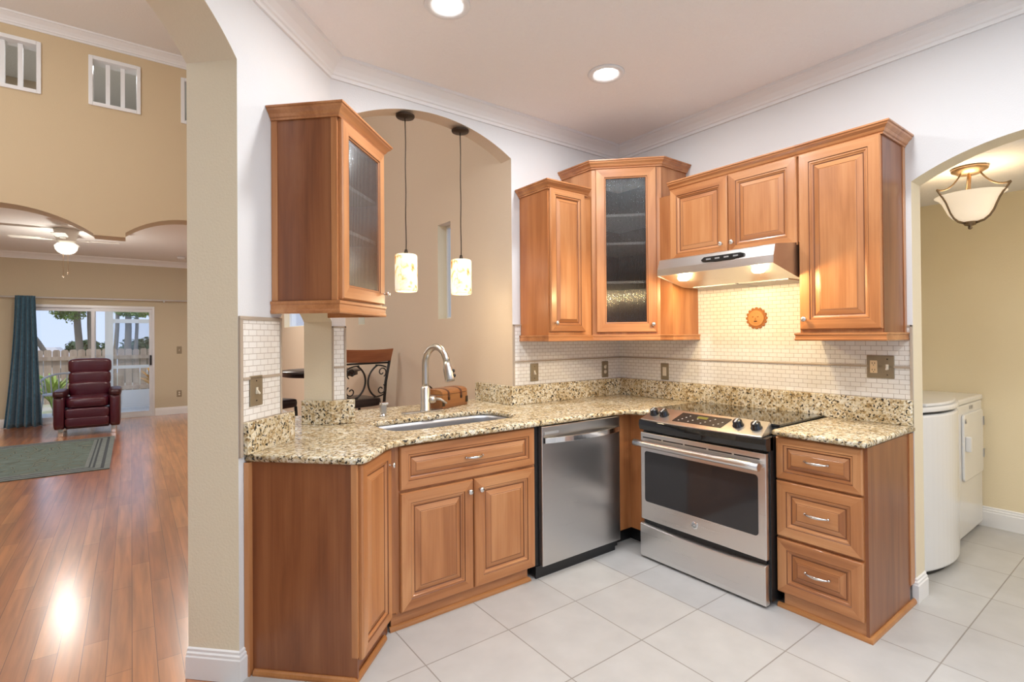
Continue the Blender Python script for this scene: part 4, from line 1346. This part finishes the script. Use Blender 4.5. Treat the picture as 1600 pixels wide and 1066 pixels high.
for k in range(3):
    a_ = math.radians(20 + 120 * k); ca, sa = math.cos(a_), math.sin(a_)
    pts = []
    for i in range(17):
        f = i / 16
        pts.append((f, None))
    low = [(.03, 2.036), (.085, 2.047), (.118, 2.068), (.142, 2.098), (.160, 2.134), (.176, 2.164), (.196, 2.190), (.216, 2.212), (.236, 2.236)]
    upp = [(.240, 2.240), (.215, 2.236)] + [(.215 - .155 * (i / 8), 2.236 + .10 * (i / 8) ** 2.2) for i in range(1, 9)]
    mb = MB(); mb.tube([(r * ca, r * sa, z) for r, z in low + upp[:1]], .0075, 8, flat=(1.0, .6)); mb.tube([(r * ca, r * sa, z) for r, z in upp], .0055, 8)
    build('scroll_arm', mb, ['fixture_iron'], t)
mb = MB(); mb.lathe([(.0, 2.0), (.012, 2.004), (.014, 2.014), (.01, 2.02), (.032, 2.026), (.04, 2.036), (.04, 2.046), (0, 2.05)], 20)
build('finial', mb, ['fixture_iron'], t)
for e_ in (-.025, .025):
    mb = MB(); mb.tube([(e_, 0, 2.335), (e_ * .8, .01, 2.12)], .006, 8)
    build('stem', mb, ['satin_brass'], t)
add_light('laundry_bulb', 'POINT', (LX, LY, 2.17), 3.2, (1.0, .80, .55), .06)
add_light('laundry_fill', 'AREA', (4.1, -.6, 2.355), 15.0, (1.0, .94, .85), .15)  # unseen lamp added to brighten the laundry

# ------------------------------------------------------------------ washer and dryer
t = thing('washer', 'white top-load washer with bowed front, nearest the arch in the laundry', 'washer', (3.56, .955, 0))
WW = .70
def bowed(x, a_=.075): return -a_ * (1 - ((x / WW - .5) * 2) ** 2)
fr = [(WW * i / 16, bowed(WW * i / 16)) for i in range(17)]
mb = MB(); mb.prism([(x, y, .035) for x, y in fr] + [(WW, .68, .035), (0, .68, .035)], (0, 0, .885))
build('cabinet_body', mb, ['appliance_white'], t, bevel=.012)
mb = MB(); mb.prism([(x, y - .004, .935) for x, y in fr] + [(WW, .68, .935), (0, .68, .935)], (0, 0, .03))
build('top_panel', mb, ['appliance_white'], t, bevel=.010)
mb = MB(); mb.prism([(.07 + (WW - .14) * i / 12, bowed(.07 + (WW - .14) * i / 12) + .012, .966) for i in range(13)] + [(WW - .07, .44, .966), (.07, .44, .966)], (0, 0, .018))
build('lid', mb, ['appliance_white'], t, bevel=.006)
mb = MB(); mb.prism([(x * .97 + .01, y * .9 + .03, .0) for x, y in fr] + [(WW - .02, .6, 0), (.02, .6, 0)], (0, 0, .035))
build('base_plinth', mb, ['black_plastic'], t)
mb = MB(); mb.prism([(0, .56, .965), (0, .68, .965), (0, .68, 1.09), (0, .63, 1.09)], (WW, 0, 0))
build('control_console', mb, ['appliance_white'], t, bevel=.01)

t = thing('dryer', 'white front-load dryer with square door in the laundry corner', 'dryer', (4.268, .955, 0))
DWD = .662
mb = MB(); mb.box(0, DWD, 0, .70, .03, .905)
build('cabinet_body', mb, ['appliance_white'], t, bevel=.008)
mb = MB(); mb.box(-.002, DWD, -.006, .70, .908, .945)
build('top_panel', mb, ['appliance_white'], t, bevel=.010)
mb = MB(); mb.prism([(x, -.016, z) for x, z in rounded(.13, .62, .40, .845, .03, 6)], (0, .0155, 0))
dd_ = build('door', mb, ['appliance_white'], t, bevel=.006)
mb = MB(); mb.box(.15, .185, -.045, -.016, .60, .70)
build('handle', mb, ['vinyl_white'], dd_, bevel=.006)
for z in (.53, .76):
    mb = MB(); mb.box(.612, .634, -.02, -.001, z - .03, z + .03)
    build('hinge', mb, ['grey_plastic'], dd_)
mb = MB(); mb.lathe([(.016, 0), (.016, .003), (0, .003)], 16, (.165, -.016, .80), axis='y')
build('door_sticker', mb, ['grey_plastic'], dd_)
mb = MB(); mb.box(.33, .41, -.003, 0, .865, .888)
build('nameplate', mb, ['grey_plastic'], t)
mb = MB(); mb.box(.02, DWD - .02, .03, .6, 0, .03)
build('base_plinth', mb, ['black_plastic'], t)

# ------------------------------------------------------------------ living room things
t = thing('ceiling_fan', 'white flush ceiling fan with lit bowl over the recliner', 'ceiling fan', (-.67, 8.72, 2.81), math.radians(-4))
mb = MB(); mb.lathe([(0, -.0005), (.125, -.0005), (.13, -.02), (.118, -.05), (.122, -.09), (.10, -.12), (.10, -.15), (.06, -.17), (0, -.17)], 32)
build('motor_housing', mb, ['fan_white'], t)
mb = MB(); mb.lathe([(.12, -.215), (.118, -.225), (.11, -.26), (.085, -.295), (.045, -.315), (0, -.32)], 32); mb.lathe([(.0, -.17), (.09, -.18), (.12, -.214), (0, -.215)], 32)
build('light_bowl', mb, ['opal_lit'], t)
for k in range(4):
    Mz = Matrix.Rotation(PI * k / 2, 4, 'Z') @ Matrix.Rotation(math.radians(5), 4, 'X')
    mb = MB(); mb.prism([(.20, -.045, 0), (.26, -.06, 0), (.52, -.068, 0), (.545, -.04, 0), (.545, .04, 0), (.52, .068, 0), (.26, .06, 0), (.20, .045, 0)], (0, 0, .007), M=Matrix.Translation(Vector((0, 0, -.135))) @ Mz)
    bl = build('blade', mb, ['fan_white'], t)
    mb = MB(); mb.prism([(.09, -.02, 0), (.15, -.015, 0), (.24, -.035, 0), (.24, .035, 0), (.15, .015, 0), (.09, .02, 0)], (0, 0, .006), M=Matrix.Translation(Vector((0, 0, -.142))) @ Mz)
    build('blade_bracket', mb, ['fan_white'], bl)
for (dx, zz) in ((-.02, -.60), (.025, -.56)):
    mb = MB(); mb.tube([(dx, -.06, -.30), (dx, -.06, zz)], .0025, 6); mb.blob((dx, -.06, zz - .012), (.008, .008, .014), .9, 10, 6)
    build('pull_chain', mb, ['satin_brass'], t)

t = thing('smoke_detector', 'small round white smoke detector on the lounge ceiling', 'smoke detector', (.70, 10.55, 2.81))
mb = MB(); mb.lathe([(0, -.04), (.045, -.038), (.06, -.025), (.065, -.0005), (0, -.0005)], 24)
build('housing', mb, ['vinyl_white'], t)

t = thing('recliner', 'burgundy leather recliner with rolled back cushions in front of the sliding door', 'armchair', (-.512, 9.70, 0))
mb = MB(); mb.box(-.25, .25, .02, .70, .10, .36)
build('base', mb, ['leather_dark'], t, bevel=.02)
for (z, h, y) in ((.985, .115, .62), (.80, .11, .585), (.635, .115, .55)):
    mb = MB(); mb.blob((0, y, z), (.262 if z > .9 else .255, .10, h), .42, 32, 14)
    build('back_cushion', mb, ['leather'], t)
mb = MB(); mb.blob((0, .27, .475), (.262, .33, .085), .4, 32, 14)
build('seat_cushion', mb, ['leather'], t)
for (z, h) in ((.325, .075), (.205, .072)):
    mb = MB(); mb.blob((0, -.005, z), (.252, .06, h), .35, 28, 12)
    build('footrest_panel', mb, ['leather'], t)
for s_ in (-1, 1):
    mb = MB(); mb.blob((s_ * .315, .30, .35), (.068, .36, .255), .3, 24, 14)
    ar = build('armrest', mb, ['leather'], t)
    mb = MB(); mb.blob((s_ * .315, .25, .605), (.078, .33, .055), .5, 24, 12)
    build('arm_pad', mb, ['leather_dark'], ar)
    for y in (.02, .6):
        mb = MB(); mb.box(s_ * .30 - .028, s_ * .30 + .028, y, y + .05, .0005, .11)
        build('leg', mb, ['chrome'], t, bevel=.005)

t = thing('area_rug', 'large faded grey-green oriental rug on the wood floor before the recliner', 'rug', (0, 0, 0))
RX0, RX1, RY0, RY1 = -3.3, -.19, 7.0, 9.30
mb = MB()
v = [(RX0 + .22, RY0 + .22, .0092), (RX1 - .22, RY0 + .22, .0092), (RX1 - .22, RY1 - .22, .0092), (RX0 + .22, RY1 - .22, .0092)]
mb.add(v, [(0, 1, 2, 3)], 0, uvs=[[(x, y) for x, y, z in v]])
build('field', mb, ['rug_pattern'], t)
mb = MB(); mb.box(RX0, RX1, RY0, RY1, .0005, .009)
build('border', mb, ['rug_band'], t)
for (d_, q_) in ((.05, .03), (.13, .02), (.17, .015)):
    mb = MB()
    for (a0, a1, b0, b1) in ((RX0 + d_, RX1 - d_, RY0 + d_, RY0 + d_ + q_), (RX0 + d_, RX1 - d_, RY1 - d_ - q_, RY1 - d_), (RX0 + d_, RX0 + d_ + q_, RY0 + d_, RY1 - d_), (RX1 - d_ - q_, RX1 - d_, RY0 + d_, RY1 - d_)):
        mb.box(a0, a1, b0, b1, .0088, .0096)
    build('border_stripe', mb, ['stripe_dark'], t)

# curtain and rod
t = thing('curtain', 'floor-length dark teal curtain at the left of the sliding door', 'curtain', (0, 0, 0))
mb = MB(); NX, NZn = 72, 26; vs_ = []
for j in range(NZn + 1):
    f = j / NZn; z = 2.10 - 2.092 * f
    x0 = -1.475 - .135 * f ** 1.5; x1 = -1.235 + .085 * f ** 1.2
    for i in range(NX + 1):
        u = i / NX
        a_ = .018 + .05 * f
        yy = 11.18 + a_ * math.sin(u * PI * 2 * 4.5 + .5 * f) + .02 * math.sin(u * 9 + f * 4) * f
        vs_.append((x0 + (x1 - x0) * u, yy, z))
mb.add(vs_, [(j * (NX + 1) + i, j * (NX + 1) + i + 1, (j + 1) * (NX + 1) + i + 1, (j + 1) * (NX + 1) + i) for j in range(NZn) for i in range(NX)], 0, True)
o = build('drape', mb, ['curtain_blue'], t)
md = o.modifiers.new('thick', 'SOLIDIFY'); md.thickness = .004
t = thing('curtain_rod', 'long thin curtain rod across the far wall above the sliding door', 'curtain rod', (0, 0, 0))
mb = MB(); mb.tube([(-2.4, 11.26, 2.075), (1.6, 11.26, 2.095)], .013, 10)
build('rod', mb, ['frame_alu'], t)
for x in (-2.2, .48, 1.5):
    mb = MB(); mb.box(x - .01, x + .01, 11.25, YF, 2.06, 2.085)
    build('rod_bracket', mb, ['frame_alu'], t)

# bar-height table and chairs seen through the openings
t = thing('bar_table', 'round black bar-height table behind the tiled post', 'table', (1.60, 5.54, 0))
mb = MB(); mb.lathe([(0, .985), (.30, .985), (.36, .99), (.375, .995), (.375, 1.03), (.41, 1.035), (.415, 1.042), (.41, 1.05), (0, 1.05)], 40)
build('table_top', mb, ['seat_leather'], t)
mb = MB(); mb.lathe([(.25, .0005), (.25, .03), (.08, .07), (.05, .12), (.06, .5), (.045, .9), (.15, .985)], 24)
build('pedestal', mb, ['black_iron'], t)

t = thing('bar_chair', 'iron bar chair with scrolled back and wood top rail behind the counter', 'chair', (1.75, 4.98, 0), math.radians(12))
GRP = None
mb = MB(); mb.blob((0, .02, .755), (.225, .215, .045), .35, 28, 10)
build('seat', mb, ['seat_leather'], t)
for (x, y) in ((-.2, -.2), (.2, -.2), (-.19, .2), (.19, .2)):
    mb = MB(); mb.tube([(x * 1.12, y * 1.1, .0005), (x, y, .72)], .014, 8)
    build('leg', mb, ['black_iron'], t)
mb = MB(); mb.tube([(-.215, -.21, .28), (.215, -.21, .28), (.205, .21, .28), (-.205, .21, .28)], .009, 8, closed=True)
build('foot_rail', mb, ['black_iron'], t)
for s_ in (-1, 1):
    mb = MB(); mb.tube([(s_ * .215, -.2, .70), (s_ * .225, -.22, .95), (s_ * .255, -.27, 1.25)], .014, 8)
    build('back_post', mb, ['black_iron'], t)
mb = MB(); NR = 14; vs_ = []
for i in range(NR + 1):
    u = -1 + 2 * i / NR
    for (dy, z0) in ((-.014, 1.15), (.014, 1.15), (.014, 1.27), (-.014, 1.27)):
        vs_.append((u * (.245 + .02 * (z0 > 1.2)), -.265 - .02 * (1 - u * u) + dy - .02 * (z0 > 1.2), z0 + .008 * u * u))
mb.add(vs_, [(i * 4 + k, (i + 1) * 4 + k, (i + 1) * 4 + (k + 1) % 4, i * 4 + (k + 1) % 4) for i in range(NR) for k in range(4)]); mb.add(vs_[:4], [(0, 1, 2, 3)]); mb.add(vs_[-4:], [(0, 1, 2, 3)])
build('top_rail', mb, ['chair_wood'], t, bevel=.004, label='reddish wood top rail')
def by(z): return -.215 - .05 * max(0, (z - .75)) / .5
for s_ in (-1, 1):
    mb = MB()
    pts = []
    for i in range(29):
        a_ = math.radians(115 + 130 * i / 28) if s_ > 0 else math.radians(65 - 130 * i / 28)
        r_ = .17
        z = .965 + r_ * math.sin(a_); pts.append((s_ * .185 + r_ * math.cos(a_), by(z), z))
    mb.tube(pts, .009, 8)
    for e_ in (-1, 1):
        pts = []
        for i in range(22):
            f = i / 21; a_ = math.radians(-60 + 400 * f); r_ = .052 * (1 - .75 * f)
            z = .965 + e_ * (.085 + r_ * math.sin(a_) ); pts.append((s_ * (.165 + r_ * math.cos(a_)), by(z), z))
        mb.tube(pts, .006, 6)
        z0 = .965 + e_ * .155
        mb.tube([(s_ * (.09 + .03 * i), by(z0), z0 + e_ * (.012 * math.sin(i * .6)) - e_ * .008 * i) for i in range(5)], .007, 6)
    build('scroll_ironwork', mb, ['black_iron'], t)
mb = MB(); mb.tube([(-.24, -.25, 1.14), (.24, -.25, 1.14)], .009, 8)
build('cross_bar', mb, ['black_iron'], t)
dup(t, (1.02, 5.35, 0), math.radians(-62), 'second iron bar chair mostly hidden behind the tiled post')

# ------------------------------------------------------------------ outside
mb = MB(); mb.prism([(-30, 11.5, -.06), (40, 11.5, -.06), (40, 26, -.06), (60, 60, -1.7), (-50, 60, -1.7), (-30, 26, -.06)], (0, 0, -.3))
build('ground_yard', mb, ['yard_ground'], kind='structure')
mb = MB(); mb.box(-3.5, 3.0, 11.49, 13.2, -.06, -.02)
build('patio_slab', mb, ['concrete'], kind='structure')
t = thing('screen_door', 'white framed screen door with solid kick panel outside the sliding door', 'door', (-.42, 13.0, 0))
mb = MB()
for (x0, x1, z0, z1) in ((0, .13, -.02, 2.5), (.86, .93, -.02, 2.5), (.13, .86, 1.72, 1.80), (.13, .86, .80, .86), (.13, .86, .0, .06)):
    mb.box(x0, x1, 0, .04, z0, z1)
build('frame', mb, ['vinyl_white'], t)
mb = MB(); mb.box(.13, .86, .012, .028, .06, .36)
build('kick_panel', mb, ['vinyl_white'], t)
mb = MB(); mb.box(.13, .86, .018, .02, .36, 1.72)
build('screen', mb, ['insect_screen'], t)

t = thing('wood_fence', 'weathered brown board fence across the yard', 'fence', (-8, 15.5, -.06))
mb = MB(); x = 0.0
rg = random.Random(3)
while x < 18:
    hgt = 1.22 + rg.uniform(-.01, .012)
    mb.prism([(x, 0, 0), (x + .132, 0, 0), (x + .132, 0, hgt - .03), (x + .105, 0, hgt), (x + .027, 0, hgt), (x, 0, hgt - .03)], (0, .02, 0))
    x += .146
build('picket_panel', mb, ['fence_wood'], t)
for z in (.25, .98):
    mb = MB(); mb.box(0, 18, -.045, -.001, z, z + .085)
    build('rail', mb, ['fence_wood'], t)
for k in range(8):
    mb = MB(); mb.box(k * 2.4, k * 2.4 + .09, -.14, -.046, 0, 1.15)
    build('fence_post', mb, ['fence_wood'], t)

def tree(name, label, x, y, h, r0, lean, crown_c, crown_r, nleaf, mat, seed, leaf=.16, trunks=None, group=None):
    t = thing(name, label, 'tree', (x, y, -.06), 0, group)
    rg = random.Random(seed)
    for (dx, top, rad) in (trunks or [(0, (lean, 0, h), r0)]):
        mb = MB(); mb.tube([(dx + top[0] * f ** 1.3 + .04 * math.sin(f * 7 + seed), top[1] * f, top[2] * f) for f in [i / 10 for i in range(11)]], [rad * (1 - .45 * i / 10) for i in range(11)], 12)
        build('trunk', mb, ['bark'], t)
    mb = MB()
    for _ in range(nleaf):
        while True:
            p = Vector((rg.uniform(-1, 1), rg.uniform(-1, 1), rg.uniform(-1, 1)))
            if .35 < p.length < 1: break
        lump = .75 + .25 * math.sin(p.x * 7 + seed) * math.sin(p.z * 6 + seed * 2) * math.cos(p.y * 5)
        c = Vector((crown_c[0] + p.x * crown_r[0] * lump, crown_c[1] + p.y * crown_r[1] * lump, crown_c[2] + p.z * crown_r[2] * lump))
        a_ = Vector((rg.uniform(-1, 1), rg.uniform(-1, 1), rg.uniform(-1, 1))).normalized(); b_ = a_.orthogonal().normalized(); s_ = leaf * rg.uniform(.5, 1.1)
        mb.add([c - a_ * s_, c + b_ * s_ * .45, c + a_ * s_, c - b_ * s_ * .45], [(0, 1, 2, 3)])
    build('crown', mb, [mat], t)
    return t
tree('oak_tree', 'two-trunked leafy tree beyond the fence, seen through the left door pane', -1.09, 19.0, 6, .1, 0, (-.32, 0, 2.45), (.62, .6, .62), 2600, 'leaf', 1, .055, [(-.09, (-.05, 0, 4.6), .10), (.14, (.1, 0, 4.6), .085)])
tree('leaning_tree', 'pale-barked tree with forked trunk beyond the fence, seen through the screen door', .0, 21.5, 6, .1, .2, (.10, 0, 2.38), (.80, .6, .26), 1700, 'leaf', 5, .055, [(-.46, (.16, 0, 4.6), .07), (-.12, (.02, 0, 4.6), .11), (.08, (.12, 0, 4.6), .06)])
tree('fallen_tree', 'slanting bare trunk at the left behind the fence', -1.15, 17.0, 3, .1, 1.2, (-1.0, 0, 1.55), (.30, .3, .2), 160, 'leaf_dark', 8, .05, [(0, (-1.1, 0, 2.0), .075)])
for i, (x, y, h_, lab) in enumerate([(-8.5, 44, 3.2, 'distant dark green bush at the left horizon'), (-2.9, 52, 2.6, 'low distant bush at the middle of the door view'), (.55, 46, 2.6, 'distant rounded green bush right of the mullion'), (4.3, 48, 3.4, 'distant green bush at the right horizon')]):
    tree('distant_bush', lab, x, y, .8, .15, 0, (0, 0, h_ * .5 - .8), (1.7, 1.2, h_ * .5), 1500, 'leaf_dark', 20 + i, .22)

t = thing('far_house', 'pale distant house with low roof behind the fence', 'house', (-5.6, 38, -1.6))
mb = MB(); mb.box(0, 2.6, 0, 4, -.1, 1.95)
build('house_wall', mb, ['house_wall'], t)
mb = MB(); mb.prism([(-.3, -.3, 1.95), (2.9, -.3, 1.95), (2.1, 1.0, 2.55), (.6, 1.0, 2.55)], (0, 3, 0))
build('house_roof', mb, ['house_roof'], t)
for x in (.3, .95, 1.6, 2.1):
    mb = MB(); mb.box(x, x + .3, -.03, 0, 1.2, 1.7)
    build('house_window', mb, ['grey_plastic'], t)

def shrub(name, label, x, y, hgt, n, mat, seed):
    t = thing(name, label, 'plant', (x, y, -.02))
    rg = random.Random(seed)
    mb = MB()
    for i in range(n):
        a_ = rg.uniform(0, 2 * PI); l_ = hgt * rg.uniform(.6, 1.0); sp = rg.uniform(.15, .45) * hgt
        d_ = Vector((math.cos(a_), math.sin(a_), 0)); w_ = Vector((-d_.y, d_.x, 0)) * .035
        prev = None
        P = [d_ * (sp * f ** 1.8) + Vector((0, 0, l_ * (f - .25 * f * f * f))) for f in (0, .3, .6, .85, 1)]
        W = (.2, .7, 1.0, .7, .05)
        vs_ = []
        for p, q in zip(P, W): vs_ += [p - w_ * q, p + w_ * q]
        mb.add(vs_, [(2 * k, 2 * k + 1, 2 * k + 3, 2 * k + 2) for k in range(4)])
    build('foliage', mb, [mat], t)
shrub('leafy_plant', 'light green broad-leaved plant outside behind the patio chair', -1.25, 13.6, 1.0, 46, 'leaf_light', 4)
shrub('orange_croton', 'orange-leaved plant at the right edge of the door view', .52, 13.9, 1.15, 60, 'leaf_orange', 6)

t = thing('patio_chair', 'grey curved-back patio chair outside left of the recliner', 'chair', (-1.05, 12.5, -.02), math.radians(-20))
mb = MB(); mb.tube([(.26 * math.cos(math.radians(200 - 220 * i / 16)), .24 * math.sin(math.radians(200 - 220 * i / 16)), .66 + .12 * math.sin(PI * i / 16)) for i in range(17)], .018, 8)
build('back_rail', mb, ['patio_metal'], t)
mb = MB(); mb.lathe([(0, .40), (.24, .40), (.25, .415), (.24, .43), (0, .43)], 24)
build('seat', mb, ['patio_metal'], t)
for k in range(9):
    a_ = math.radians(200 - 220 * k / 8)
    mb = MB(); mb.tube([(.22 * math.cos(a_), .21 * math.sin(a_), .42), (.26 * math.cos(a_), .24 * math.sin(a_), .67 + .11 * math.sin(PI * k / 8))], .011, 6)
    build('back_slat', mb, ['patio_metal'], t)
for (x, y) in ((-.17, -.17), (.17, -.17), (-.17, .17), (.17, .17)):
    mb = MB(); mb.tube([(x * 1.2, y * 1.2, .0), (x, y, .41)], .014, 8)
    build('leg', mb, ['patio_metal'], t)
